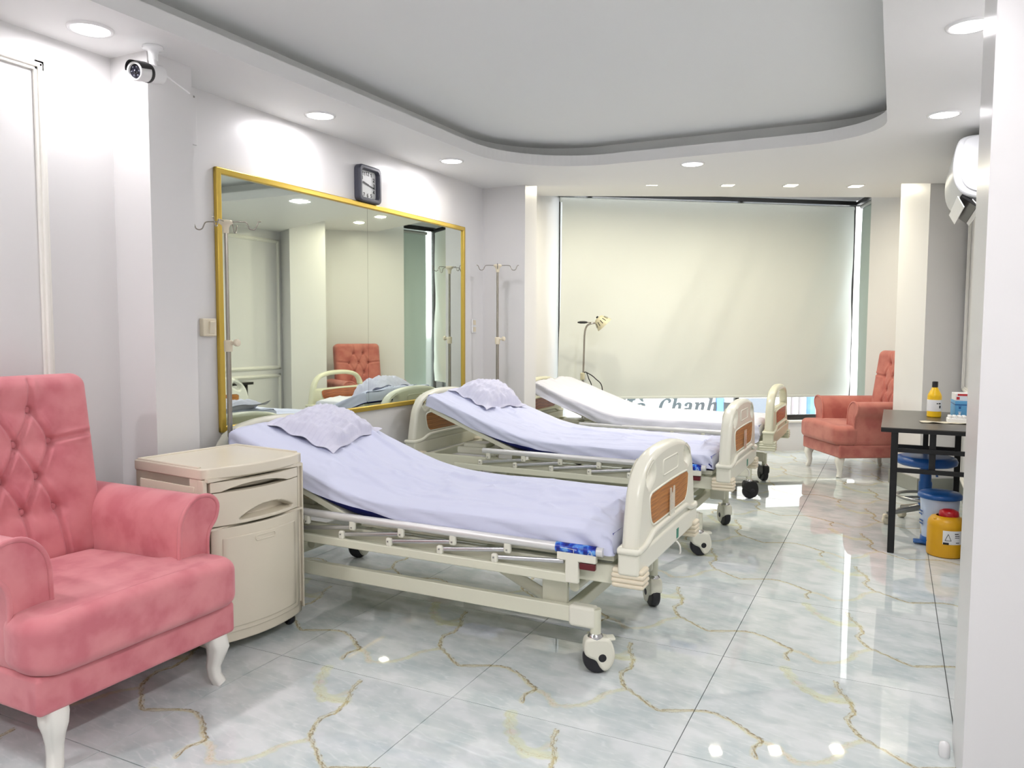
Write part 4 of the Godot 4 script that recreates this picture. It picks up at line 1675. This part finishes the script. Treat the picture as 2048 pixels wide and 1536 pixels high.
# ------------------------------------------------------------------ armchairs and cabinet
func armchair(label: String, at: Vector3, turn: float, cloth: Material, full: bool) -> Node3D:
	var t := thing("armchair", label, "armchair", at, turn, "tufted armchairs")
	var b := MB.new()
	b.rbox(Vector3(0.0, 0.243, 0), Vector3(0.8, 0.118, 0.745), 0.016, 2)
	put(b, "seat_base", cloth, t)
	# T-shaped cushion reaching round the arm fronts
	var c := MB.new()
	c.xf = Transform3D(Basis(Vector3(1, 0, 0), Vector3(0, 0, -1), Vector3(0, 1, 0)), Vector3(0, 0.384, 0))
	var tee := []
	for q in [[0.445, 0.0], [0.444, 0.27], [0.428, 0.345], [0.368, 0.384], [0.3, 0.386], [0.235, 0.366], [0.205, 0.31], [0.185, 0.25], [0.14, 0.232], [-0.12, 0.232], [-0.2, 0.19]]:
		tee.append(Vector2(q[0], q[1]))
	for i in range(tee.size() - 1, 0, -1):
		tee.append(Vector2(tee[i].x, -tee[i].y))
	c.plate(PackedVector2Array(smooth_path(tee, 4, true)), [], 0.172, 0.044, 6)
	# crown the cushion a little
	for i in c.v.size():
		var p := c.v[i]
		if p.y > 0.385:
			c.v[i].y += 0.018 * (1.0 - pow(p.z / 0.38, 2.0)) * smoothstep(-0.25, 0.1, p.x) - 0.0
	var cu := put(c, "seat_cushion", cloth, t)
	cu.set_meta("label", "seat cushion with front corners wrapping the arms")
	# arms with rolled tops
	for s in [1.0, -1.0]:
		var prof := smooth_path([Vector2(0.24, 0.31), Vector2(0.24, 0.5), Vector2(0.247, 0.6), Vector2(0.275, 0.655), Vector2(0.325, 0.688), Vector2(0.385, 0.684), Vector2(0.418, 0.648), Vector2(0.408, 0.595), Vector2(0.375, 0.552), Vector2(0.366, 0.49), Vector2(0.367, 0.31), Vector2(0.3, 0.3)], 4, true)
		var poly := PackedVector2Array()
		for p in prof:
			poly.append(Vector2(p.x * s, p.y))
		var ar := MB.new()
		# local (x across, y up, depth) -> chair (z, y, x)
		ar.xf = Transform3D(Basis(Vector3(0, 0, 1), Vector3(0, 1, 0), Vector3(-1, 0, 0)), Vector3(-0.055, 0, 0))
		ar.plate(poly, [], 0.65, 0.008, 2)
		var am := put(ar, "arm", cloth, t)
		var pp := []
		for p in prof:
			if p.y > 0.33:
				pp.append(Vector3(0.268, p.y, p.x * s))
		# open line: start on the inner side
		var k0 := 0
		for i in pp.size():
			if pp[i].distance_to(pp[i - 1]) > 0.06:
				k0 = i
		var line := []
		for i in pp.size():
			line.append(pp[(i + k0) % pp.size()])
		var pi := MB.new()
		pi.tube(line, 0.0085, 8)
		put(pi, "piping", cloth, am)
	# backrest
	var bk := Node3D.new()
	bk.name = "backrest"
	t.add_child(bk)
	bk.position = Vector3(-0.325, 0.775, 0)
	bk.rotation.z = deg_to_rad(8.0)
	var tuft_at := []
	for r in [[0.235, [-0.066, 0.066]], [0.11, [-0.13, 0.0, 0.13]], [-0.015, [-0.066, 0.066]], [-0.14, [-0.12, 0.0, 0.12]]]:
		for z in r[1]:
			tuft_at.append(Vector2(z, r[0]))
	var tuft_lines := []
	for i in tuft_at.size():
		for j in range(i + 1, tuft_at.size()):
			var e: Vector2 = tuft_at[i] - tuft_at[j]
			if absf(e.x) > 0.03 and absf(e.y) > 0.05 and e.length() < 0.17:
				tuft_lines.append([tuft_at[i], tuft_at[j]])
	for z in [-0.066, 0.066]:
		tuft_lines.append([Vector2(z, 0.235), Vector2(z * 1.1, 0.345)])
	for z in [-0.12, 0.0, 0.12]:
		tuft_lines.append([Vector2(z, -0.14), Vector2(z * 1.15, -0.33)])
	for z in [-1.0, 1.0]:
		tuft_lines.append([Vector2(z * 0.13, 0.11), Vector2(z * 0.29, 0.125)])
	var cushion := MB.new()
	cushion.tuft_at = tuft_at
	cushion.tuft_lines = tuft_lines
	cushion.rbox(Vector3.ZERO, Vector3(0.15, 0.73, 0.615), 0.055, 5, Vector3i(2, 96 if full else 64, 76 if full else 52), true)
	put(cushion, "tufted_cushion", cloth, bk)
	for q in tuft_at:
		var bt := MB.new()
		bt.xf = Transform3D(Basis(Vector3.BACK, -PI / 2), Vector3(0.034, q.y, q.x))
		bt.lathe([Vector2(0.0135, -0.004), Vector2(0.0135, 0.002), Vector2(0.009, 0.0065), Vector2(0.0001, 0.008)], 12)
		put(bt, "button", cloth, bk)
	# legs
	for sx in [1.0, -1.0]:
		for s in [1.0, -1.0]:
			var lg := MB.new()
			var o := Vector3(0.36 if sx > 0 else -0.35, 0, 0.305 * s)
			var d := Vector3(0.7 * sx, 0, 0.5 * s).normalized()
			var pts := []
			for q in [[0.195, -0.005, 0.03], [0.17, 0.003, 0.033], [0.14, 0.01, 0.031], [0.105, 0.004, 0.024], [0.07, -0.003, 0.02], [0.035, 0.0, 0.0185], [0.012, 0.009, 0.019], [0.0, 0.014, 0.018]]:
				pts.append([o + d * q[1] * 1.3 + Vector3(0, q[0], 0), q[2] * 1.02])
			var path := pts.map(func(q): return q[0])
			var rad := pts.map(func(q): return q[1])
			lg.tube(path, rad, 16, true, false, Vector2.ONE, 0.75)
			put(lg, "leg", mats["white paint gloss"], t)
	return t


func arc_panel(x: float, bulge: float, hw: float, thick: float) -> PackedVector2Array:
	# crescent in (x, across); outer arc then inner arc
	var o := PackedVector2Array()
	for k in 17:
		var z := lerpf(-hw, hw, k / 16.0)
		o.append(Vector2(x + bulge * (1.0 - pow(z / 0.25, 2.0)), z))
	for k in 17:
		var z := lerpf(hw, -hw, k / 16.0)
		o.append(Vector2(x + bulge * (1.0 - pow(z / 0.25, 2.0)) - thick, z))
	return o


func near_furniture() -> void:
	armchair("pink velvet armchair with buttoned back in front of the panelled wall", Vector3(-1.2, 0, 0.612), 0.0, mats["pink velvet"], true)
	# bedside cabinet, bowed front
	var t := thing("bedside_cabinet", "ivory plastic bedside cabinet with bowed drawers beside the armchair", "cabinet", Vector3(-1.195, 0, -0.088), deg_to_rad(-6.0))
	var flat := Basis(Vector3(1, 0, 0), Vector3(0, 0, -1), Vector3(0, 1, 0))
	var cream: Material = mat("cabinet plastic", rgb(222, 214, 194), 0.3)
	var hw := 0.25
	var x0 := -0.24
	var xf := 0.19
	var bul := 0.055
	var body := MB.new()
	var ring := PackedVector2Array([Vector2(x0, -hw), Vector2(xf, -hw)])
	for k in range(1, 16):
		var z := lerpf(-hw, hw, k / 16.0)
		ring.append(Vector2(xf + bul * (1.0 - pow(z / hw, 2.0)), z))
	ring.append(Vector2(xf, hw))
	ring.append(Vector2(x0, hw))
	body.span(Vector3(x0, 0.09, -hw), Vector3(xf - 0.07, 0.73, hw))
	for s in [1.0, -1.0]:
		body.span(Vector3(x0, 0.09, s * hw - 0.012 * s), Vector3(xf + 0.004, 0.73, s * hw))
	body.span(Vector3(xf - 0.08, 0.522, -0.24), Vector3(xf + 0.03, 0.53, 0.24))
	body.span(Vector3(xf - 0.08, 0.716, -0.24), Vector3(xf + 0.03, 0.73, 0.24))
	put(body, "body", cream, t)
	var plinth := MB.new()
	plinth.xf = Transform3D(flat, Vector3(0.006, 0.075, 0))
	plinth.plate(ring, [], 0.05, 0.008, 2)
	put(plinth, "plinth", cream, t)
	var top := MB.new()
	top.xf = Transform3D(flat, Vector3(0.004, 0.748, 0))
	top.plate(top.inset(ring, -0.005), [], 0.044, 0.006, 2)
	put(top, "top", cream, t)
	var lip := MB.new()
	lip.tube([Vector3(xf - 0.01, 0.771, 0.245), Vector3(x0 + 0.012, 0.771, 0.245), Vector3(x0 + 0.012, 0.771, -0.245), Vector3(xf - 0.01, 0.771, -0.245)], 0.006, 8)
	put(lip, "top_lip", cream, t)
	# front corner stiles
	for s in [1.0, -1.0]:
		var st := MB.new()
		st.rspan(Vector3(xf - 0.02, 0.07, s * 0.246 - 0.014), Vector3(xf + 0.016, 0.725, s * 0.246 + 0.006 * s), 0.005)
		put(st, "stile", cream, t)
	# drawer fronts with scooped pulls
	drawer(t, "writing_board", xf + 0.008, bul, 0.222, 0.672, 0.712, Vector2(0.02, 0.672), 0.16, 0.024, cream)
	drawer(t, "drawer", xf + 0.008, bul, 0.222, 0.535, 0.668, Vector2(-0.035, 0.552), 0.15, 0.046, cream)
	var door := MB.new()
	door.xf = Transform3D(flat, Vector3(0, 0.309, 0))
	door.plate(arc_panel(xf + 0.014, bul, 0.222, 0.02), [], 0.43, 0.003, 1)
	var dn := put(door, "door", cream, t)
	var fld := MB.new()
	fld.xf = Transform3D(flat, Vector3(0, 0.3, 0))
	fld.plate(arc_panel(xf + 0.019, bul, 0.185, 0.012), [], 0.37, 0.004, 2)
	put(fld, "raised_field", cream, dn)
	var pull := MB.new()
	var loop := []
	for p in rounded_rect(0.1, 0.02, 0.009, 4):
		var z := -p.x
		loop.append(Vector3(xf + 0.02 + bul * (1.0 - pow(z / 0.25, 2.0)), 0.462 + p.y, z))
	pull.tube(loop, 0.003, 6, false, true)
	put(pull, "finger_pull", cream, dn)
	# towel rail slot in the side
	var sp := MB.new()
	sp.rspan(Vector3(x0 + 0.03, 0.17, 0.246), Vector3(xf - 0.04, 0.695, 0.2535), 0.003)
	put(sp, "side_panel", cream, t)
	var slot := MB.new()
	slot.rspan(Vector3(-0.16, 0.628, 0.2535), Vector3(0.1, 0.638, 0.2555), 0.0008)
	for x in [-0.2, 0.135]:
		slot.rbox(Vector3(x, 0.636, 0.2545), Vector3(0.012, 0.012, 0.002), 0.0008)
	put(slot, "side_slot", mats["black plastic"], t)
	var tab := MB.new()
	tab.rbox(Vector3(-0.03, 0.642, 0.2565), Vector3(0.04, 0.02, 0.006), 0.002)
	put(tab, "slot_catch", cream, t)
	for x in [-0.2, 0.17]:
		for s in [1.0, -1.0]:
			var cs := MB.new()
			cs.xf = Transform3D(Basis(Vector3.RIGHT, PI / 2), Vector3(x, 0.026, 0.2 * s))
			cs.lathe([Vector2(0.0001, -0.012), Vector2(0.024, -0.012), Vector2(0.026, 0.0), Vector2(0.024, 0.012), Vector2(0.0001, 0.012)], 16)
			cs.box(Vector3(0, 0, -0.03), Vector3(0.02, 0.03, 0.02))
			put(cs, "caster", mats["black rubber"], t)


func drawer(parent: Node3D, called: String, x: float, bul: float, hw: float, y0: float, y1: float, c: Vector2, half: float, tall: float, m: Material) -> void:
	var mb := MB.new()
	var rows := []
	var ny := 30
	var nz := 72
	for i in ny + 1:
		var y := lerpf(y0, y1, float(i) / ny)
		var row := []
		for j in nz + 1:
			var z := lerpf(hw, -hw, float(j) / nz)
			var xx := x + bul * (1.0 - pow(z / 0.25, 2.0))
			# scoop: flat lower lip, arched top
			var u := (z - c.x) / half
			var top := c.y + tall * maxf(1.0 - u * u, 0.0)
			var d := 0.0
			if absf(u) < 1.0 and y > c.y and y < top:
				d = 0.05 * smoothstep(0.0, 0.14, (top - y) / tall) * smoothstep(1.0, 0.9, absf(u))
			row.append(Vector3(xx - d, y, z))
		rows.append(row)
	mb.grid(rows)
	var back := []
	for r in [rows[0], rows[ny]]:
		back.append(r.map(func(p): return p - Vector3(0.03, 0, 0)))
	mb.grid([back[0], rows[0]])
	mb.grid([rows[ny], back[1]])
	for j in [0, nz]:
		var a := []
		var b := []
		for i in ny + 1:
			a.append(rows[i][j])
			b.append(rows[i][j] - Vector3(0.03, 0, 0))
		mb.grid([a, b], false, false, j == 0)
	put(mb, called, m, parent)


# ------------------------------------------------------------------ far corner
func far_corner() -> void:
	armchair("rose armchair with buttoned back half hidden behind the far column", Vector3(1.13, 0, -5.65), deg_to_rad(-149.8), mats["rose velvet"], false)
	# air conditioner high on the right wall
	var t := thing("air_conditioner", "white split air conditioner high on the right wall", "air conditioner", Vector3(RIGHT_X, 2.09, -3.35))
	var prof := smooth_path([Vector2(0.0, 0.0), Vector2(-0.1, 0.0), Vector2(-0.19, 0.03), Vector2(-0.235, 0.09), Vector2(-0.25, 0.19), Vector2(-0.235, 0.31), Vector2(-0.2, 0.355), Vector2(-0.1, 0.365), Vector2(0.0, 0.365)], 4)
	var poly := PackedVector2Array()
	for p in prof:
		poly.append(p)
	var body := MB.new()
	body.plate(poly, [], 0.84, 0.012, 2)
	put(body, "body", mat("conditioner plastic", rgb(202, 204, 206), 0.3), t)
	for s in [1.0, -1.0]:
		var cap := MB.new()
		var inner := PackedVector2Array()
		for p in prof:
			inner.append(Vector2(p.x * 0.86, 0.03 + p.y * 0.9))
		cap.xf.origin = Vector3(0, 0, 0.423 * s)
		cap.plate(inner, [], 0.012, 0.005, 2)
		put(cap, "end_cap", mats["conditioner plastic"], t)
	var vent := MB.new()
	vent.xf = Transform3D(Basis(Vector3.BACK, deg_to_rad(-38.0)), Vector3(-0.155, -0.004, 0))
	vent.rbox(Vector3.ZERO, Vector3(0.11, 0.02, 0.76), 0.004)
	put(vent, "outlet_slot", mats["black plastic"], t)
	for q in [[-0.2, -0.012, -62.0], [-0.12, -0.03, -52.0]]:
		var fl := MB.new()
		fl.xf = Transform3D(Basis(Vector3.BACK, deg_to_rad(q[2])), Vector3(q[0], q[1], 0))
		fl.rbox(Vector3.ZERO, Vector3(0.075, 0.006, 0.8), 0.0025, 2)
		put(fl, "louvre", mats["white plastic"], t)


# ------------------------------------------------------------------ table with things on and under it
func table_corner() -> void:
	var tx := 1.6
	var tz := -3.31
	var t := thing("folding_table", "black steel table with a dark laminate top by the right wall", "table", Vector3(tx, 0, tz))
	var hx := 0.275
	var hz := 0.59
	var top := MB.new()
	top.rbox(Vector3(0, 0.7525, 0), Vector3(hx * 2, 0.005, hz * 2), 0.001)
	put(top, "table_top", mats["table laminate"], t)
	var edge := MB.new()
	edge.rbox(Vector3(0, 0.739, 0), Vector3(hx * 2 - 0.001, 0.024, hz * 2 - 0.001), 0.003)
	put(edge, "top_edge", mats["black steel"], t)
	for s in [1.0, -1.0]:
		for q in [1.0, -1.0]:
			var lg := MB.new()
			lg.rspan(Vector3(q * 0.2 - 0.019, 0, s * 0.545 - 0.016), Vector3(q * 0.2 + 0.019, 0.73, s * 0.545 + 0.016), 0.004)
			put(lg, "leg", mats["black steel"], t)
		for y in [0.62, 0.5]:
			var cb := MB.new()
			cb.rspan(Vector3(-0.2, y - 0.013, s * 0.545 - 0.012), Vector3(0.2, y + 0.013, s * 0.545 + 0.012), 0.003)
			put(cb, "crossbar", mats["black steel"], t)
		var md := MB.new()
		md.rspan(Vector3(-0.017, 0.5, s * 0.53 - 0.01), Vector3(0.017, 0.73, s * 0.53 + 0.01), 0.003)
		put(md, "centre_post", mats["black steel"], t)
	# bottle
	var b := thing("antiseptic_bottle", "yellow bottle with a black cap standing on the table", "bottle", Vector3(1.63, 0.755, -3.5))
	var bb := MB.new()
	bb.lathe([Vector2(0.0001, 0.0), Vector2(0.04, 0.0), Vector2(0.043, 0.006), Vector2(0.043, 0.138), Vector2(0.039, 0.152), Vector2(0.02, 0.19), Vector2(0.0165, 0.195), Vector2(0.016, 0.205)], 28)
	put(bb, "bottle_body", mat("bottle yellow", rgb(244, 196, 20), 0.3), b)
	var cp := MB.new()
	cp.lathe([Vector2(0.018, 0.198), Vector2(0.018, 0.233), Vector2(0.0165, 0.236), Vector2(0.0001, 0.236)], 20)
	put(cp, "cap", mats["black plastic"], b)
	var lb := MB.new()
	lb.lathe([Vector2(0.0434, 0.04), Vector2(0.0436, 0.041), Vector2(0.0436, 0.115), Vector2(0.0434, 0.116)], 28)
	put(lb, "paper_label", mats["print white"], b)
	for q in [[0.9, 0.092, 0.012, 0.009], [0.95, 0.07, 0.011, 0.018], [0.55, 0.092, 0.012, 0.006]]:
		var ink := MB.new()
		ink.xf = Transform3D(Basis(Vector3.UP, q[0] - 0.15), Vector3.ZERO)
		ink.box(Vector3(0, q[1], 0.0435), Vector3(q[2], q[3], 0.001))
		put(ink, "printed_line", mats["print black"], b)
	# glove box and the carton on top
	var g := thing("glove_box", "light blue glove carton on the table by the wall", "box", Vector3(1.8, 0.755, -3.6), 0.06)
	var gb := MB.new()
	gb.rbox(Vector3(0, 0.055, 0), Vector3(0.115, 0.11, 0.22), 0.002)
	put(gb, "carton", mats["box blue"], g)
	var gs := MB.new()
	gs.box(Vector3(0, 0.088, 0), Vector3(0.1156, 0.006, 0.2206))
	put(gs, "navy_stripe", mats["box navy"], g)
	for q in [[-0.03, 0.068], [0.025, 0.068], [-0.03, 0.03], [0.025, 0.03]]:
		var ic := MB.new()
		ic.rbox(Vector3(q[0], q[1], 0.1103), Vector3(0.012, 0.012, 0.001), 0.0004)
		ic.box(Vector3(q[0], q[1] + 0.011, 0.1103), Vector3(0.018, 0.003, 0.001))
		put(ic, "print_mark", mats["print white"] if q[1] < 0.05 else mats["box navy"], g)
	var r := thing("medicine_carton", "small white carton with red lettering lying on the glove box", "box", Vector3(1.795, 0.866, -3.6), 0.1)
	var rb := MB.new()
	rb.rbox(Vector3(0, 0.024, 0), Vector3(0.1, 0.048, 0.15), 0.002)
	put(rb, "carton", mats["print white"], r)
	var rp := MB.new()
	rp.box(Vector3(0.002, 0.04, 0.0755), Vector3(0.082, 0.013, 0.001))
	rp.box(Vector3(-0.036, 0.017, 0.0755), Vector3(0.018, 0.018, 0.001))
	put(rp, "red_print", mats["print red"], r)
	var ry := MB.new()
	ry.xf = Transform3D(Basis(Vector3.BACK, -0.6), Vector3(0.032, 0.02, 0.0755))
	ry.box(Vector3.ZERO, Vector3(0.036, 0.009, 0.001))
	put(ry, "yellow_print", mats["print yellow"], r)
	# foam tube rack
	var k := thing("tube_rack", "white foam tube rack on the table in front of the glove carton", "rack", Vector3(1.77, 0.755, -3.2), 0.05)
	var kb := MB.new()
	kb.rbox(Vector3(0, 0.014, 0), Vector3(0.16, 0.028, 0.1), 0.003)
	put(kb, "base", mats["foam white"], k)
	for i in 6:
		for j in 3:
			var tb := MB.new()
			tb.lathe([Vector2(0.01, 0.026), Vector2(0.011, 0.042), Vector2(0.009, 0.045), Vector2(0.0001, 0.045)], 10, Vector3(-0.065 + i * 0.026, 0, -0.03 + j * 0.03))
			put(tb, "tube_cap", mats["foam white"], k)
	var pa := thing("paper_sheet", "creased paper strip lying on the table in front of the bottle", "paper", Vector3(1.67, 0.7565, -3.13), 0.1)
	var pm := MB.new()
	var rows := []
	for i in 9:
		var row := []
		for j in 5:
			row.append(Vector3(lerpf(-0.13, 0.13, i / 8.0), 0.003 + 0.004 * sin(i * 1.7 + j) * sin(i * 0.6), lerpf(-0.045, 0.045, j / 4.0) * (1.0 - 0.3 * i / 8.0)))
		rows.append(row)
	pm.grid(rows)
	var under := []
	for q in rows:
		under.append(q.map(func(p): return p - Vector3(0, 0.0012, 0)))
	pm.grid(under, false, false, true)
	put(pm, "sheet", mats["paper"], pa)
	# stool
	var s := thing("swivel_stool", "round blue vinyl swivel stool under the table", "stool", Vector3(1.6, 0, -3.58))
	var seat := MB.new()
	seat.lathe([Vector2(0.0001, 0.415), Vector2(0.16, 0.417), Vector2(0.186, 0.43), Vector2(0.19, 0.45), Vector2(0.18, 0.472), Vector2(0.15, 0.482), Vector2(0.0001, 0.486)], 40)
	put(seat, "seat", mats["blue vinyl"], s)
	var col := MB.new()
	col.lathe([Vector2(0.04, 0.12), Vector2(0.042, 0.3), Vector2(0.036, 0.31), Vector2(0.034, 0.415)], 24)
	put(col, "column", mats["blue plastic"], s)
	var lev := MB.new()
	lev.tube([Vector3(0.02, 0.4, 0.03), Vector3(0.06, 0.385, 0.05), Vector3(0.065, 0.35, 0.05)], 0.008, 8)
	put(lev, "height_lever", mats["blue plastic"], s)
	var ringp := []
	for i in 36:
		ringp.append(Vector3(cos(TAU * i / 36) * 0.17, 0.2, sin(TAU * i / 36) * 0.17))
	var rg := MB.new()
	rg.tube(ringp, 0.012, 8, false, true)
	for i in 3:
		rg.tube([Vector3(0, 0.2, 0), Vector3(cos(TAU * i / 3 + 0.5) * 0.17, 0.2, sin(TAU * i / 3 + 0.5) * 0.17)], 0.008, 8)
	put(rg, "foot_ring", mats["grey metal"], s)
	for i in 5:
		var an := TAU * i / 5 + 0.35
		var d := Vector3(cos(an), 0, sin(an))
		var lg := MB.new()
		lg.tube([d * 0.02 + Vector3(0, 0.13, 0), d * 0.14 + Vector3(0, 0.1, 0), d * 0.24 + Vector3(0, 0.075, 0)], [0.024, 0.02, 0.016], 10)
		put(lg, "leg", mats["grey metal"], s)
		var cs := MB.new()
		cs.xf = Transform3D(Basis(Vector3.UP, -an), d * 0.24)
		cs.rbox(Vector3(0, 0.05, 0), Vector3(0.045, 0.04, 0.04), 0.012, 2)
		cs.xf = cs.xf * Transform3D(Basis(Vector3.RIGHT, PI / 2), Vector3(0, 0.027, 0))
		cs.lathe([Vector2(0.0001, -0.02), Vector2(0.024, -0.02), Vector2(0.027, -0.012), Vector2(0.027, 0.012), Vector2(0.024, 0.02), Vector2(0.0001, 0.02)], 16)
		put(cs, "caster", mats["cream plastic"], s)
	# floor stop by the pillar
	var ds := thing("floor_stop", "small white plastic stop on the floor by the white pillar", "stop", Vector3(1.562, 0, -0.36))
	var dm := MB.new()
	dm.lathe([Vector2(0.0001, 0.0), Vector2(0.016, 0.0), Vector2(0.0165, 0.03), Vector2(0.013, 0.042), Vector2(0.0001, 0.046)], 18)
	put(dm, "plastic_stop", mats["white plastic"], ds)
	# pedal bin
	var p := thing("pedal_bin", "pale plastic pedal bin with a blue lid under the table", "bin", Vector3(1.665, 0, -3.1))
	var pb := MB.new()
	pb.lathe([Vector2(0.0001, 0.02), Vector2(0.085, 0.02), Vector2(0.095, 0.05), Vector2(0.11, 0.3)], 32)
	put(pb, "bin_body", mats["pale blue plastic"], p)
	var pl := MB.new()
	pl.lathe([Vector2(0.112, 0.292), Vector2(0.124, 0.296), Vector2(0.124, 0.315), Vector2(0.11, 0.328), Vector2(0.06, 0.338), Vector2(0.0001, 0.34)], 32)
	put(pl, "lid", mats["blue plastic"], p)
	var pd := MB.new()
	pd.lathe([Vector2(0.0001, 0.0), Vector2(0.1, 0.0), Vector2(0.104, 0.02), Vector2(0.1, 0.05), Vector2(0.092, 0.052)], 32)
	pd.rspan(Vector3(-0.14, 0.008, 0.0), Vector3(-0.06, 0.022, 0.07), 0.005)
	put(pd, "pedal_base", mats["blue plastic"], p)
	for q in [[-1.25, 0.21], [-1.3, 0.19], [-1.22, 0.15], [-1.28, 0.13]]:
		var pk := MB.new()
		pk.xf = Transform3D(Basis(Vector3.UP, q[0]), Vector3.ZERO)
		pk.box(Vector3(0, q[1], 0.0995 + (q[1] - 0.05) * 0.06), Vector3(0.05, 0.008, 0.002))
		put(pk, "printed_line", mats["box navy"], p)
	# sharps container
	var y: Node3D = thing("sharps_container", "yellow sharps container with a red lid beside the pedal bin", "container", Vector3(1.69, 0, -2.86))
	var yb := MB.new()
	yb.lathe([Vector2(0.0001, 0.0), Vector2(0.092, 0.0), Vector2(0.1, 0.008), Vector2(0.1, 0.066), Vector2(0.0965, 0.072), Vector2(0.1, 0.078), Vector2(0.1, 0.168), Vector2(0.0965, 0.174), Vector2(0.1, 0.18), Vector2(0.096, 0.205), Vector2(0.08, 0.228), Vector2(0.055, 0.236)], 36)
	put(yb, "container_body", mats["yellow plastic"], y)
	var yc := MB.new()
	yc.lathe([Vector2(0.052, 0.226), Vector2(0.054, 0.242), Vector2(0.05, 0.262), Vector2(0.03, 0.272), Vector2(0.0001, 0.274)], 28, Vector3(0.012, 0, -0.004))
	put(yc, "lid", mats["red plastic"], y)
	var yk := MB.new()
	yk.lathe([Vector2(0.0001, 0.22), Vector2(0.014, 0.22), Vector2(0.016, 0.228), Vector2(0.0001, 0.233)], 16, Vector3(-0.055, -0.002, 0.048))
	put(yk, "side_plug", mats["yellow plastic"], y)
	var yl := MB.new()
	var lrows := []
	for yy in [0.085, 0.165]:
		var row := []
		for i in 9:
			var an := deg_to_rad(lerpf(-12.0, 50.0, i / 8.0))
			row.append(Vector3(sin(an) * 0.1008, yy, cos(an) * 0.1008))
		lrows.append(row)
	yl.grid(lrows)
	put(yl, "paper_label", mats["print white"], y)
	for q in [[-2.0, 0.09, 0.03, 0.012], [30.0, 0.148, 0.022, 0.005], [32.0, 0.136, 0.026, 0.004], [32.0, 0.126, 0.026, 0.003], [34.0, 0.096, 0.02, 0.004]]:
		var yq := MB.new()
		yq.xf = Transform3D(Basis(Vector3.UP, deg_to_rad(q[0])), Vector3.ZERO)
		yq.box(Vector3(0, q[1], 0.1006), Vector3(q[2], q[3], 0.001))
		put(yq, "printed_line", mats["print black"], y)
	var yp := MB.new()
	yp.xf = Transform3D(Basis(Vector3.UP, deg_to_rad(4.0)), Vector3(0, 0, 0.001))
	for e in [[Vector3(-0.016, 0.108, 0.1004), Vector3(0.016, 0.108, 0.1004)], [Vector3(0.016, 0.108, 0.1004), Vector3(0, 0.146, 0.1004)], [Vector3(0, 0.146, 0.1004), Vector3(-0.016, 0.108, 0.1004)]]:
		yp.tube(e, 0.0013, 5)
	put(yp, "warning_triangle", mats["print black"], y)
